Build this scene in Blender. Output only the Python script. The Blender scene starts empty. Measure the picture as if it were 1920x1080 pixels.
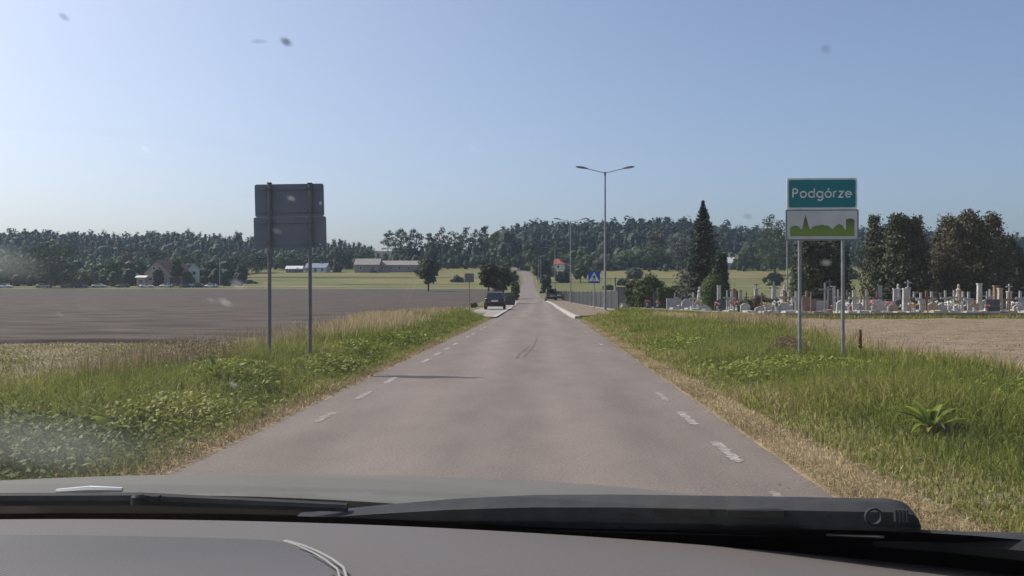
import bpy, math, random
import numpy as np
from mathutils import Vector, Matrix

R = math.radians
SC = bpy.context.scene
COL = SC.collection

# ---------------------------------------------------------------- camera, sky, sun
FPX, U0, V0, CAMH = 1740.0, 1018.0, 553.0, 1.25      # focal length / vanishing point in 1920 px units
cam_data = bpy.data.cameras.new('camera')
cam = bpy.data.objects.new('camera', cam_data)
COL.objects.link(cam)
cam.location = (0, 0, CAMH)
cam.rotation_euler = (R(90), 0, 0)
cam_data.sensor_width = 36
cam_data.lens = 36 * FPX / 1920
cam_data.shift_x = -(U0 - 960) / 1920
cam_data.shift_y = (V0 - 540) / 1920
cam_data.clip_start = 0.03
cam_data.clip_end = 9000
SC.camera = cam

SUN_EL, SUN_AHEAD = R(46), R(22)                      # sun stands to the left, a little ahead
sdir = Vector((-math.cos(SUN_EL) * math.cos(SUN_AHEAD), math.cos(SUN_EL) * math.sin(SUN_AHEAD), math.sin(SUN_EL)))
world = bpy.data.worlds.new('World')
SC.world = world
world.use_nodes = True
wn = world.node_tree.nodes
wl = world.node_tree.links
sky = wn.new('ShaderNodeTexSky')
sky.sky_type = 'NISHITA'
sky.sun_disc = False
sky.sun_elevation = SUN_EL
sky.sun_rotation = math.atan2(sdir.x, sdir.y)
sky.altitude = 150
sky.air_density = 0.7
sky.dust_density = 3.6
sky.ozone_density = 2.2
bg = wn['Background']
bg.inputs['Strength'].default_value = 0.13
wl.new(sky.outputs[0], bg.inputs['Color'])
sun_data = bpy.data.lights.new('sun', 'SUN')
sun_data.energy = 3.6
sun_data.angle = R(0.53)
sun_data.color = (1.0, 0.94, 0.83)
sun = bpy.data.objects.new('sun', sun_data)
COL.objects.link(sun)
sun.rotation_euler = (-sdir).to_track_quat('-Z', 'Y').to_euler()
vs = SC.view_settings
SC.display_settings.display_device = 'sRGB'
vs.view_transform = 'Standard'
vs.look = 'None'
vs.exposure = 0.4
vs.gamma = 1.0
vs.use_curve_mapping = False
SC.cycles.max_bounces = 6
SC.cycles.transparent_max_bounces = 12
SC.cycles.volume_bounces = 0
HAZE = 0.00013

# ---------------------------------------------------------------- helpers
def at(u, v, Y):
    return Vector(((u - U0) / FPX * Y, Y, CAMH + (V0 - v) / FPX * Y))

def ux(u, Y):
    return (u - U0) / FPX * Y

def tag(o, label=None, cat=None, group=None, kind=None):
    if label: o['label'] = label
    if cat: o['category'] = cat
    if group: o['group'] = group
    if kind: o['kind'] = kind
    return o

def empty(name, loc=(0, 0, 0), rz=0.0):
    o = bpy.data.objects.new(name, None)
    o.empty_display_size = 0.2
    COL.objects.link(o)
    o.location = loc
    o.rotation_euler = (0, 0, rz)
    return o

def copy_tree(o, parent=None):
    c = o.copy()
    COL.objects.link(c)
    if parent is not None:
        c.parent = parent
        c.matrix_parent_inverse = o.matrix_parent_inverse.copy()
    for ch in list(o.children):
        copy_tree(ch, c)
    return c

def npmesh(name, V, F, mats, rnd=None, midx=None, smooth=False):
    """F: (n,3) or (n,4) int array"""
    V = np.asarray(V, np.float32); F = np.asarray(F, np.int32)
    me = bpy.data.meshes.new(name)
    k = F.shape[1]
    me.vertices.add(len(V)); me.vertices.foreach_set('co', V.ravel())
    me.loops.add(F.size); me.loops.foreach_set('vertex_index', F.ravel())
    me.polygons.add(len(F))
    me.polygons.foreach_set('loop_start', np.arange(0, F.size, k, dtype=np.int32))
    me.polygons.foreach_set('loop_total', np.full(len(F), k, np.int32))
    if midx is not None: me.polygons.foreach_set('material_index', np.asarray(midx, np.int32))
    me.update(calc_edges=True)
    if rnd is not None:
        a = me.attributes.new('rnd', 'FLOAT', 'POINT')
        a.data.foreach_set('value', np.asarray(rnd, np.float32))
    for m in (mats if isinstance(mats, (list, tuple)) else [mats]): me.materials.append(m)
    if smooth: me.polygons.foreach_set('use_smooth', np.ones(len(F), bool))
    return me

def link(name, me, parent=None):
    o = bpy.data.objects.new(name, me)
    COL.objects.link(o)
    if parent is not None: o.parent = parent
    return o

class MB:
    """collects shapes into one mesh"""
    def __init__(s): s.v, s.f, s.m, s.cur = [], [], [], 0
    def add(s, vs_, fs):
        b = len(s.v)
        s.v += [tuple(p) for p in vs_]
        for f in fs:
            s.f.append(tuple(b + i for i in f)); s.m.append(s.cur)
        return s
    def box(s, c, d, rz=0.0, taper=1.0, rx=0.0, ry=0.0):
        x, y, z = d[0] / 2, d[1] / 2, d[2] / 2
        M = Matrix.Translation(c) @ Matrix.Rotation(rz, 4, 'Z') @ Matrix.Rotation(ry, 4, 'Y') @ Matrix.Rotation(rx, 4, 'X')
        p = []
        for zz, t in ((-z, 1), (z, taper)):
            for a, b in ((-1, -1), (1, -1), (1, 1), (-1, 1)):
                p.append(M @ Vector((a * x * t, b * y * t, zz)))
        return s.add(p, [(3, 2, 1, 0), (4, 5, 6, 7), (0, 1, 5, 4), (1, 2, 6, 5), (2, 3, 7, 6), (3, 0, 4, 7)])
    def tube(s, pts, r, n=8, caps=True):
        pts = [Vector(p) for p in pts]
        rr = r if isinstance(r, (list, tuple)) else [r] * len(pts)
        rings = []
        for i, p in enumerate(pts):
            d = (pts[min(i + 1, len(pts) - 1)] - pts[max(i - 1, 0)]).normalized()
            a = d.orthogonal().normalized() if abs(d.z) < 0.99 else Vector((1, 0, 0))
            if abs(d.z) < 0.99: a = d.cross(Vector((0, 0, 1))).normalized()
            b = d.cross(a).normalized()
            rings.append([p + a * math.cos(2 * math.pi * k / n) * rr[i] + b * math.sin(2 * math.pi * k / n) * rr[i] for k in range(n)])
        vs_ = [q for g in rings for q in g]
        fs = []
        for i in range(len(pts) - 1):
            for k in range(n):
                fs.append((i * n + k, i * n + (k + 1) % n, (i + 1) * n + (k + 1) % n, (i + 1) * n + k))
        if caps:
            fs.append(tuple(range(n - 1, -1, -1)))
            fs.append(tuple((len(pts) - 1) * n + k for k in range(n)))
        return s.add(vs_, fs)
    def prism(s, poly, axis, a, b):
        """poly 2d extruded along axis 'x','y','z' from a to b"""
        def P(p, t):
            if axis == 'x': return (t, p[0], p[1])
            if axis == 'y': return (p[0], t, p[1])
            return (p[0], p[1], t)
        n = len(poly)
        vs_ = [P(p, a) for p in poly] + [P(p, b) for p in poly]
        fs = [tuple(range(n - 1, -1, -1)), tuple(range(n, 2 * n))] + [(i, (i + 1) % n, n + (i + 1) % n, n + i) for i in range(n)]
        return s.add(vs_, fs)
    def loft(s, rings, closed=True, cap=True):
        n = len(rings[0]); vs_ = [p for r in rings for p in r]; fs = []
        for i in range(len(rings) - 1):
            for k in range(n if closed else n - 1):
                fs.append((i * n + k, i * n + (k + 1) % n, (i + 1) * n + (k + 1) % n, (i + 1) * n + k))
        if cap and closed:
            fs.append(tuple(range(n - 1, -1, -1))); fs.append(tuple((len(rings) - 1) * n + k for k in range(n)))
        return s.add(vs_, fs)
    def lathe(s, prof, c=(0, 0, 0), n=16, axis='z'):
        rings = []
        for r, h in prof:
            ring = []
            for k in range(n):
                a = 2 * math.pi * k / n
                if axis == 'z': ring.append((c[0] + r * math.cos(a), c[1] + r * math.sin(a), c[2] + h))
                else: ring.append((c[0] + h, c[1] + r * math.cos(a), c[2] + r * math.sin(a)))
            rings.append(ring)
        return s.loft(rings)
    def mesh(s, name, mats, smooth=False, bevel=0.0):
        me = bpy.data.meshes.new(name)
        me.from_pydata(s.v, [], s.f)
        import bmesh
        bm = bmesh.new(); bm.from_mesh(me)
        bmesh.ops.recalc_face_normals(bm, faces=bm.faces)
        if bevel: 
            es = [e for e in bm.edges if len(e.link_faces) == 2 and e.calc_face_angle(0) > 0.6]
            bmesh.ops.bevel(bm, geom=es, offset=bevel, segments=2, affect='EDGES', profile=0.6)
        bm.to_mesh(me); bm.free()
        ml = mats if isinstance(mats, (list, tuple)) else [mats]
        for m in ml: me.materials.append(m)
        if len(ml) > 1 and not bevel: me.polygons.foreach_set('material_index', s.m)
        if smooth:
            me.polygons.foreach_set('use_smooth', [True] * len(me.polygons))
            me.set_sharp_from_angle(angle=R(38))
        return me
    def build(s, name, mats, parent=None, smooth=False, bevel=0.0):
        return link(name, s.mesh(name, mats, smooth, bevel), parent)

# ---------------------------------------------------------------- materials
def mat(name, col, rough=0.7, col2=None, scale=5.0, metal=0.0, bump=0.0, bscale=None, spec=0.3, coat=0.0, detail=4.0, stretch=None, contrast=(0.35, 0.65)):
    m = bpy.data.materials.new(name); m.use_nodes = True
    nt = m.node_tree; N = nt.nodes; L = nt.links
    b = N['Principled BSDF']
    b.inputs['Roughness'].default_value = rough
    b.inputs['Metallic'].default_value = metal
    b.inputs['Specular IOR Level'].default_value = spec
    b.inputs['Coat Weight'].default_value = coat
    b.inputs['Base Color'].default_value = (*col, 1)
    tc = N.new('ShaderNodeTexCoord')
    src = tc.outputs['Object']
    if stretch:
        mp = N.new('ShaderNodeMapping'); mp.inputs['Scale'].default_value = stretch
        L.new(src, mp.inputs['Vector']); src = mp.outputs[0]
    if col2 is not None:
        n = N.new('ShaderNodeTexNoise'); n.inputs['Scale'].default_value = scale; n.inputs['Detail'].default_value = detail
        L.new(src, n.inputs['Vector'])
        r = N.new('ShaderNodeValToRGB')
        r.color_ramp.elements[0].position = contrast[0]; r.color_ramp.elements[1].position = contrast[1]
        r.color_ramp.elements[0].color = (*col, 1); r.color_ramp.elements[1].color = (*col2, 1)
        L.new(n.outputs['Fac'], r.inputs[0]); L.new(r.outputs[0], b.inputs['Base Color'])
    if bump:
        n2 = N.new('ShaderNodeTexNoise'); n2.inputs['Scale'].default_value = bscale or scale * 4; n2.inputs['Detail'].default_value = 5
        L.new(src, n2.inputs['Vector'])
        bp = N.new('ShaderNodeBump'); bp.inputs['Strength'].default_value = bump; bp.inputs['Distance'].default_value = 0.05
        L.new(n2.outputs['Fac'], bp.inputs['Height']); L.new(bp.outputs[0], b.inputs['Normal'])
    return m

def leafmat(name, stops, transl=0.25, noise=0.35, nscale=0.6, rough=0.6):
    """colour from the per-leaf 'rnd' attribute, nudged by a soft noise"""
    m = bpy.data.materials.new(name); m.use_nodes = True
    nt = m.node_tree; N = nt.nodes; L = nt.links
    b = N['Principled BSDF']; b.inputs['Roughness'].default_value = rough; b.inputs['Specular IOR Level'].default_value = 0.25
    a = N.new('ShaderNodeAttribute'); a.attribute_name = 'rnd'
    tc = N.new('ShaderNodeTexCoord')
    n = N.new('ShaderNodeTexNoise'); n.inputs['Scale'].default_value = nscale; n.inputs['Detail'].default_value = 2
    L.new(tc.outputs['Object'], n.inputs['Vector'])
    ma = N.new('ShaderNodeMath'); ma.operation = 'MULTIPLY_ADD'
    L.new(n.outputs['Fac'], ma.inputs[0]); ma.inputs[1].default_value = noise * 2; ma.inputs[2].default_value = -noise
    ad = N.new('ShaderNodeMath'); ad.operation = 'ADD'; ad.use_clamp = True
    L.new(ma.outputs[0], ad.inputs[0]); L.new(a.outputs['Fac'], ad.inputs[1])
    r = N.new('ShaderNodeValToRGB')
    while len(r.color_ramp.elements) < len(stops): r.color_ramp.elements.new(0.5)
    for i, (p, c) in enumerate(stops):
        e = r.color_ramp.elements[i]; e.position = p; e.color = (*c, 1)
    L.new(ad.outputs[0], r.inputs[0]); L.new(r.outputs[0], b.inputs['Base Color'])
    if transl:
        t = N.new('ShaderNodeBsdfTranslucent'); L.new(r.outputs[0], t.inputs['Color'])
        mx = N.new('ShaderNodeMixShader'); mx.inputs[0].default_value = transl
        L.new(b.outputs[0], mx.inputs[1]); L.new(t.outputs[0], mx.inputs[2])
        L.new(mx.outputs[0], N['Material Output'].inputs['Surface'])
    return m

M = {}
M['galv'] = mat('galvanised_steel', (0.30, 0.31, 0.32), 0.5, (0.22, 0.23, 0.24), 9, metal=0.6)
M['signback'] = mat('sign_back_steel', (0.18, 0.195, 0.235), 0.65, (0.215, 0.23, 0.27), 2.5, metal=0.25)
M['pole'] = mat('pole_grey', (0.30, 0.31, 0.31), 0.6, (0.22, 0.23, 0.23), 3)
M['lampgrey'] = mat('lamp_housing', (0.18, 0.19, 0.20), 0.5)
M['lampglass'] = mat('lamp_glass', (0.55, 0.56, 0.55), 0.2)
M['white'] = mat('white_paint', (0.78, 0.78, 0.76), 0.5, (0.66, 0.66, 0.63), 12)
M['teal'] = mat('sign_green', (0.0, 0.185, 0.215), 0.6, (0.0, 0.205, 0.23), 3, spec=.1)
M['blue'] = mat('sign_blue', (0.01, 0.10, 0.42), 0.4)
M['black'] = mat('black_plastic', (0.012, 0.012, 0.014), 0.5, (0.02, 0.02, 0.022), 30)
M['wiper'] = mat('wiper_plastic', (0.026, 0.028, 0.034), 0.62, (0.036, 0.038, 0.044), 60, bump=0.05, bscale=400, spec=.15)
M['frit'] = mat('black_ceramic', (0.006, 0.006, 0.007), 0.5)
M['rubber'] = mat('rubber', (0.02, 0.02, 0.02), 0.8)
M['rim'] = mat('wheel_rim', (0.45, 0.46, 0.47), 0.35, metal=0.7)
M['carglass'] = mat('car_window_glass', (0.015, 0.018, 0.02), 0.08, spec=0.6)
M['taillight'] = mat('tail_light_red', (0.10, 0.010, 0.01), 0.25)
M['headlight'] = mat('headlight_clear', (0.6, 0.62, 0.63), 0.15)
M['plate'] = mat('number_plate_white', (0.72, 0.72, 0.70), 0.5)
M['bark'] = mat('bark', (0.11, 0.085, 0.06), 0.9, (0.06, 0.045, 0.035), 6, bump=0.6, bscale=14)
M['conc'] = mat('concrete', (0.30, 0.29, 0.27), 0.85, (0.22, 0.21, 0.20), 4, bump=0.15)
M['concdark'] = mat('dark_concrete', (0.10, 0.095, 0.09), 0.9, (0.16, 0.15, 0.14), 3, bump=0.2)
M['fence'] = mat('fence_steel_dark', (0.085, 0.09, 0.10), 0.6, (0.12, 0.125, 0.135), 2)
M['tile_red'] = mat('roof_red', (0.30, 0.085, 0.055), 0.7, (0.24, 0.075, 0.05), 1.2)
M['roof_grey'] = mat('roof_grey', (0.20, 0.18, 0.17), 0.8, (0.26, 0.235, 0.22), 1.0)
M['roof_blue'] = mat('roof_bluegrey', (0.13, 0.17, 0.24), 0.6, (0.17, 0.21, 0.28), 1.0)
M['roof_pale'] = mat('roof_pale_sheet', (0.62, 0.63, 0.64), 0.45, (0.52, 0.53, 0.54), 1.5)
M['roof_dark'] = mat('roof_dark_brown', (0.09, 0.05, 0.045), 0.8, (0.12, 0.07, 0.06), 1.5)
M['plaster'] = mat('plaster_beige', (0.42, 0.33, 0.26), 0.85, (0.36, 0.28, 0.22), 1.2)
M['plaster_white'] = mat('plaster_white', (0.72, 0.70, 0.67), 0.85, (0.60, 0.58, 0.55), 1.0)
M['brickwall'] = mat('old_brick_wall', (0.26, 0.20, 0.18), 0.9, (0.34, 0.27, 0.24), 1.4)
M['wood'] = mat('grey_wood', (0.13, 0.11, 0.095), 0.85, (0.19, 0.165, 0.145), 3)
M['pane'] = mat('window_pane', (0.03, 0.035, 0.04), 0.1, spec=0.6)
M['bin'] = mat('bin_plastic_dark', (0.03, 0.04, 0.045), 0.5, (0.045, 0.055, 0.06), 4)
M['binlid'] = mat('bin_lid_green', (0.05, 0.085, 0.065), 0.4, (0.07, 0.11, 0.085), 4)
SC.cycles.use_denoising = True

# ---------------------------------------------------------------- terrain
_y = np.array([-200, 0, 90, 130, 166, 215, 264, 320, 373, 400, 430, 470, 520, 600, 700, 900, 1500, 3000, 6000.0])
_z = np.array([0, 0, 0, .18, .7, 1.6, 2.8, 4.9, 8.0, 10.6, 12.9, 16.2, 21, 28.5, 34, 40, 42, 42, 42.0])
_yt = np.arange(-200, 6001, 2.0)
_k = np.exp(-0.5 * (np.arange(-12, 13) / 4.5) ** 2); _k /= _k.sum()
_zt = np.convolve(np.pad(np.interp(_yt, _y, _z), 12, mode='edge'), _k, mode='valid')

def zb(y): return np.interp(y, _yt, _zt)

def road_l(y): return np.interp(y, [-10, 50, 110, 170, 264, 373, 400, 450, 520], [-2.63, -2.6, -3.2, -4.45, -6.4, -8.0, -10.6, -17, -32])
def road_r(y): return np.interp(y, [-10, 45, 52, 110, 166, 264, 373, 400, 450, 520], [1.83, 1.8, 1.5, 1.05, -.3, -2.0, -3.75, -5.6, -12, -27])

def sstep(a, b, x):
    t = np.clip((x - a) / (b - a), 0, 1); return t * t * (3 - 2 * t)

def bumps(x, y):
    return (np.sin(x * 1.7 + 1.3 * np.sin(y * .9)) + np.sin(y * 1.3 + 2 * np.sin(x * .7)) + .6 * np.sin(3.1 * x + 2.3 * y)) / 2.6

def gnd(x, y):
    """ground height without the road surface"""
    x = np.asarray(x, float); y = np.asarray(y, float)
    d = np.maximum(road_l(y) - x, x - road_r(y))            # distance outside the road
    near = 1 - sstep(45, 90, y)
    h = zb(y)
    h = h - 0.05 * (1 - sstep(-.20, .02, d))
    lift = sstep(0.1, 1.4, d) * 0.10 + sstep(.3, 1.5, d) * 0.035 * bumps(x, y)
    return h + lift * near + 0.01 * sstep(0.05, 0.3, d)

def gz(x, y): return float(gnd(np.array([x]), np.array([y]))[0])

def grid(name, xs, ys, zf, m, kind='structure', smooth=True):
    X, Y = np.meshgrid(xs, ys)
    if callable(zf): Z = zf(X, Y)
    V = np.stack([X, Y, Z], -1).reshape(-1, 3)
    nx, ny = len(xs), len(ys)
    i = np.arange((ny - 1) * (nx - 1)); r = i // (nx - 1); c = i % (nx - 1); b = r * nx + c
    F = np.stack([b, b + 1, b + nx + 1, b + nx], -1)
    o = link(name, npmesh(name, V, F, m, smooth=smooth)); tag(o, kind=kind); return o

def strip(name, ys, xl, xr, zf, m, n=4, off=0.0, kind='structure', edge=0.0, seed=1, skirt=0.0):
    """a band along y whose left and right edges are functions of y"""
    rg = np.random.default_rng(seed)
    ys = np.asarray(ys, float); L_ = xl(ys); R_ = xr(ys)
    if edge:
        k = np.array([.25, .5, .25])
        L_ = L_ + np.convolve(rg.normal(0, edge, len(ys)), k, 'same'); R_ = R_ + np.convolve(rg.normal(0, edge, len(ys)), k, 'same')
    t = np.linspace(0, 1, n + 1)
    X = L_[:, None] * (1 - t) + R_[:, None] * t; Y = np.repeat(ys[:, None], n + 1, 1)
    Z = zf(X, Y) + off
    if skirt: Z[:, 0] -= skirt; Z[:, -1] -= skirt; Z[0, :] -= skirt; Z[-1, :] -= skirt
    V = np.stack([X, Y, Z], -1).reshape(-1, 3)
    i = np.arange((len(ys) - 1) * n); r = i // n; c = i % n; b = r * (n + 1) + c
    F = np.stack([b, b + 1, b + n + 2, b + n + 1], -1)
    o = link(name, npmesh(name, V, F, m, smooth=True))
    if kind: tag(o, kind=kind)
    return o

def grow(a, b, d0, f, dmax):
    out = [a]; d = d0
    while out[-1] < b: out.append(out[-1] + d); d = min(d * f, dmax)
    out[-1] = b
    return np.array(out)

M['ground'] = mat('ground_grass_soil', (0.085, 0.09, 0.04), 0.95, (0.20, 0.165, 0.10), 1.3, bump=0.5, bscale=18, spec=0.1)
M['meadow'] = mat('meadow_grass', (0.085, 0.098, 0.036), 0.95, (0.155, 0.145, 0.062), 0.035, bump=0.3, bscale=2.0, spec=0.1, stretch=(1, 3.0, 1))
M['meadow_dry'] = mat('meadow_mown_dry', (0.175, 0.15, 0.075), 0.95, (0.125, 0.122, 0.052), 0.05, spec=0.1, stretch=(1, 4, 1))
M['soil'] = mat('ploughed_soil', (0.042, 0.034, 0.031), 0.95, (0.105, 0.087, 0.078), 1.1, bump=1.0, bscale=4.0, detail=9, spec=0.1, stretch=(0.25, 1.6, 1))
M['stubble'] = mat('stubble_soil', (0.155, 0.118, 0.085), 0.95, (0.235, 0.185, 0.135), 2.2, bump=0.7, bscale=14, spec=0.1, stretch=(0.6, 1.6, 1))
M['track'] = mat('dirt_track', (0.33, 0.29, 0.23), 0.95, (0.26, 0.23, 0.17), 0.4, spec=0.1)
M['cemground'] = mat('cemetery_gravel', (0.24, 0.21, 0.18), 0.95, (0.15, 0.14, 0.10), 0.8, bump=0.4, spec=0.1)
M['paving'] = mat('paving_light', (0.27, 0.25, 0.235), 0.85, (0.22, 0.205, 0.19), 3.0, bump=0.15)
M['kerb'] = mat('kerb_concrete', (0.40, 0.375, 0.345), 0.8, (0.32, 0.295, 0.27), 2.0)
M['footpath'] = mat('footpath_brown', (0.18, 0.135, 0.10), 0.9, (0.14, 0.112, 0.08), 1.2, bump=0.3)
M['floor'] = mat('forest_floor', (.035, .035, .02), .95, (.06, .05, .03), .2, spec=.1)
M['strawsoil'] = mat('dry_edge_soil', (0.34, 0.26, 0.165), 0.95, (0.20, 0.155, 0.105), 2.5, bump=0.6, bscale=30, spec=0.1)

# asphalt: pinkish, fine aggregate, wheel-track wear, small cracks
def asphalt():
    m = bpy.data.materials.new('asphalt'); m.use_nodes = True
    nt = m.node_tree; N = nt.nodes; L = nt.links; b = N['Principled BSDF']
    b.inputs['Roughness'].default_value = 0.8; b.inputs['Specular IOR Level'].default_value = 0.35
    tc = N.new('ShaderNodeTexCoord')
    def noise(sc, det=4, stretch=None):
        n = N.new('ShaderNodeTexNoise'); n.inputs['Scale'].default_value = sc; n.inputs['Detail'].default_value = det
        if stretch:
            mp = N.new('ShaderNodeMapping'); mp.inputs['Scale'].default_value = stretch
            L.new(tc.outputs['Object'], mp.inputs['Vector']); L.new(mp.outputs[0], n.inputs['Vector'])
        else: L.new(tc.outputs['Object'], n.inputs['Vector'])
        return n.outputs['Fac']
    r = N.new('ShaderNodeValToRGB'); r.color_ramp.elements[0].position = .3; r.color_ramp.elements[1].position = .7
    r.color_ramp.elements[0].color = (0.152, 0.123, 0.108, 1); r.color_ramp.elements[1].color = (0.205, 0.168, 0.149, 1)
    L.new(noise(.8, 5, (1.6, .18, 1)), r.inputs[0])
    r2 = N.new('ShaderNodeValToRGB'); r2.color_ramp.elements[0].position = .36; r2.color_ramp.elements[1].position = .66
    r2.color_ramp.elements[0].color = (.62, .62, .63, 1); r2.color_ramp.elements[1].color = (1.22, 1.21, 1.2, 1)
    L.new(noise(55, 3), r2.inputs[0])
    mx = N.new('ShaderNodeMix'); mx.data_type = 'RGBA'; mx.blend_type = 'MULTIPLY'; mx.inputs[0].default_value = .75
    L.new(r.outputs[0], mx.inputs[6]); L.new(r2.outputs[0], mx.inputs[7])
    st = N.new('ShaderNodeMapRange'); st.inputs[1].default_value = .35; st.inputs[2].default_value = .68; st.inputs[3].default_value = .90; st.inputs[4].default_value = 1.05
    L.new(noise(1.9, 8, (1, .5, 1)), st.inputs[0])
    # paler polished wheel tracks, darker middle
    sx = N.new('ShaderNodeSeparateXYZ'); L.new(tc.outputs['Object'], sx.inputs[0])
    a1 = N.new('ShaderNodeMath'); a1.operation = 'ADD'; a1.inputs[1].default_value = .42; L.new(sx.outputs['X'], a1.inputs[0])
    a2 = N.new('ShaderNodeMath'); a2.operation = 'ABSOLUTE'; L.new(a1.outputs[0], a2.inputs[0])
    a3 = N.new('ShaderNodeMath'); a3.operation = 'SUBTRACT'; a3.inputs[1].default_value = .78; L.new(a2.outputs[0], a3.inputs[0])
    a4 = N.new('ShaderNodeMath'); a4.operation = 'ABSOLUTE'; L.new(a3.outputs[0], a4.inputs[0])
    tr = N.new('ShaderNodeMapRange'); tr.interpolation_type = 'SMOOTHSTEP'; tr.inputs[1].default_value = .1; tr.inputs[2].default_value = .55; tr.inputs[3].default_value = 1.06; tr.inputs[4].default_value = .93
    L.new(a4.outputs[0], tr.inputs[0])
    tm = N.new('ShaderNodeVectorMath'); tm.operation = 'SCALE'; L.new(mx.outputs[2], tm.inputs[0]); tp = N.new('ShaderNodeMath'); tp.operation = 'MULTIPLY'; L.new(tr.outputs[0], tp.inputs[0]); L.new(st.outputs[0], tp.inputs[1]); L.new(tp.outputs[0], tm.inputs['Scale'])
    # thin dark cracks
    vo = N.new('ShaderNodeTexVoronoi'); vo.feature = 'DISTANCE_TO_EDGE'; vo.inputs['Scale'].default_value = .33
    mp = N.new('ShaderNodeMapping'); mp.inputs['Scale'].default_value = (1.4, .35, 1)
    wv = N.new('ShaderNodeTexNoise'); wv.inputs['Scale'].default_value = 1.3; wv.inputs['Detail'].default_value = 6
    L.new(tc.outputs['Object'], mp.inputs['Vector']); L.new(tc.outputs['Object'], wv.inputs['Vector'])
    vm = N.new('ShaderNodeVectorMath'); vm.operation = 'MULTIPLY_ADD'; vm.inputs[1].default_value = (.5, .5, .5)
    L.new(wv.outputs['Color'], vm.inputs[0]); L.new(mp.outputs[0], vm.inputs[2]); L.new(vm.outputs[0], vo.inputs['Vector'])
    cr = N.new('ShaderNodeMapRange'); cr.inputs[1].default_value = 0.0; cr.inputs[2].default_value = .006; cr.inputs[3].default_value = .25; cr.inputs[4].default_value = 0
    L.new(vo.outputs['Distance'], cr.inputs[0])
    m2 = N.new('ShaderNodeMix'); m2.data_type = 'RGBA'
    gate = N.new('ShaderNodeMath'); gate.operation = 'MULTIPLY'
    gm = N.new('ShaderNodeMapRange'); gm.inputs[1].default_value = .5; gm.inputs[2].default_value = .62
    L.new(noise(.25, 2), gm.inputs[0]); L.new(gm.outputs[0], gate.inputs[0]); L.new(cr.outputs[0], gate.inputs[1])
    L.new(gate.outputs[0], m2.inputs[0]); L.new(tm.outputs[0], m2.inputs[6]); m2.inputs[7].default_value = (.05, .045, .043, 1)
    L.new(m2.outputs[2], b.inputs['Base Color'])
    bp = N.new('ShaderNodeBump'); bp.inputs['Strength'].default_value = .35; bp.inputs['Distance'].default_value = .01
    L.new(noise(110, 2), bp.inputs['Height']); L.new(bp.outputs[0], b.inputs['Normal'])
    return m
M['asphalt'] = asphalt()

def wornpaint(p0=.42, p1=.60, c=(.36, .335, .315)):
    m = bpy.data.materials.new('worn_road_paint'); m.use_nodes = True
    nt = m.node_tree; N = nt.nodes; L = nt.links; b = N['Principled BSDF']; b.inputs['Roughness'].default_value = .7
    tc = N.new('ShaderNodeTexCoord')
    n = N.new('ShaderNodeTexNoise'); n.inputs['Scale'].default_value = 12; n.inputs['Detail'].default_value = 8; n.inputs['Roughness'].default_value = .75
    L.new(tc.outputs['Object'], n.inputs['Vector'])
    r = N.new('ShaderNodeValToRGB'); r.color_ramp.elements[0].position = p0; r.color_ramp.elements[1].position = p1
    r.color_ramp.elements[0].color = (.175, .142, .126, 1); r.color_ramp.elements[1].color = (*c, 1)
    L.new(n.outputs['Fac'], r.inputs[0]); L.new(r.outputs[0], b.inputs['Base Color'])
    return m
M['paint'] = wornpaint()
M['paint_faint'] = wornpaint(.44, .66, (.30, .27, .25))

xs = np.concatenate([-grow(9, 1400, .5, 1.18, 120)[::-1], np.arange(-8.8, 9, .2), grow(9, 1400, .5, 1.18, 120)])
ys = np.concatenate([np.arange(-12, 60, .4), grow(60, 1300, .6, 1.06, 90)])
def ground_z(x, y): return gnd(x, y) - np.interp(y, [0, 60, 300, 6000], [0, .02, .3, .6]) * 0 
grid('ground', xs, ys, ground_z, M['ground'])
OFF = lambda y: np.interp(y, [0, 40, 150, 400, 600], [.012, .03, .08, .20, .3])

# meadow beyond the fields (both sides of the road)
msy = np.concatenate([np.arange(96, 480, 4.0)])
strip('meadow', msy, lambda y: 0 * y - 520, lambda y: road_l(y) - 1.2, lambda x, y: zb(y) + OFF(y), M['meadow'], 10)
strip('meadow', msy, lambda y: road_r(y) + 1.2, lambda y: 0 * y + 520, lambda x, y: zb(y) + OFF(y), M['meadow'], 10)
# ploughed field on the left, with real furrow relief near the road
def plough(x, y):
    a = np.interp(y, [20, 60, 150, 260], [.05, .05, .08, .12]) * np.where(y > 20.5, 1, 0)
    rg = np.sin(y * 2 * np.pi / .75 + .6 * np.sin(x * .35)) * .6 + bumps(x * 2.1, y * 2.7) * .7
    return gnd(x, y) + OFF(y) + .05 + .7 * a * rg * np.where(y < 120, 1, .35)
strip('ploughed_field', np.concatenate([np.arange(21.5, 60, .19), grow(60, 258, .3, 1.03, 3)]), lambda y: 0 * y - 330 + 1.5 * (y - 20) * 0, lambda y: np.interp(y, [20, 60, 110, 258], [-6.0, -6.0, -6.4, -9.5]), plough, M['soil'], 150, edge=.15, skirt=.3)
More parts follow.
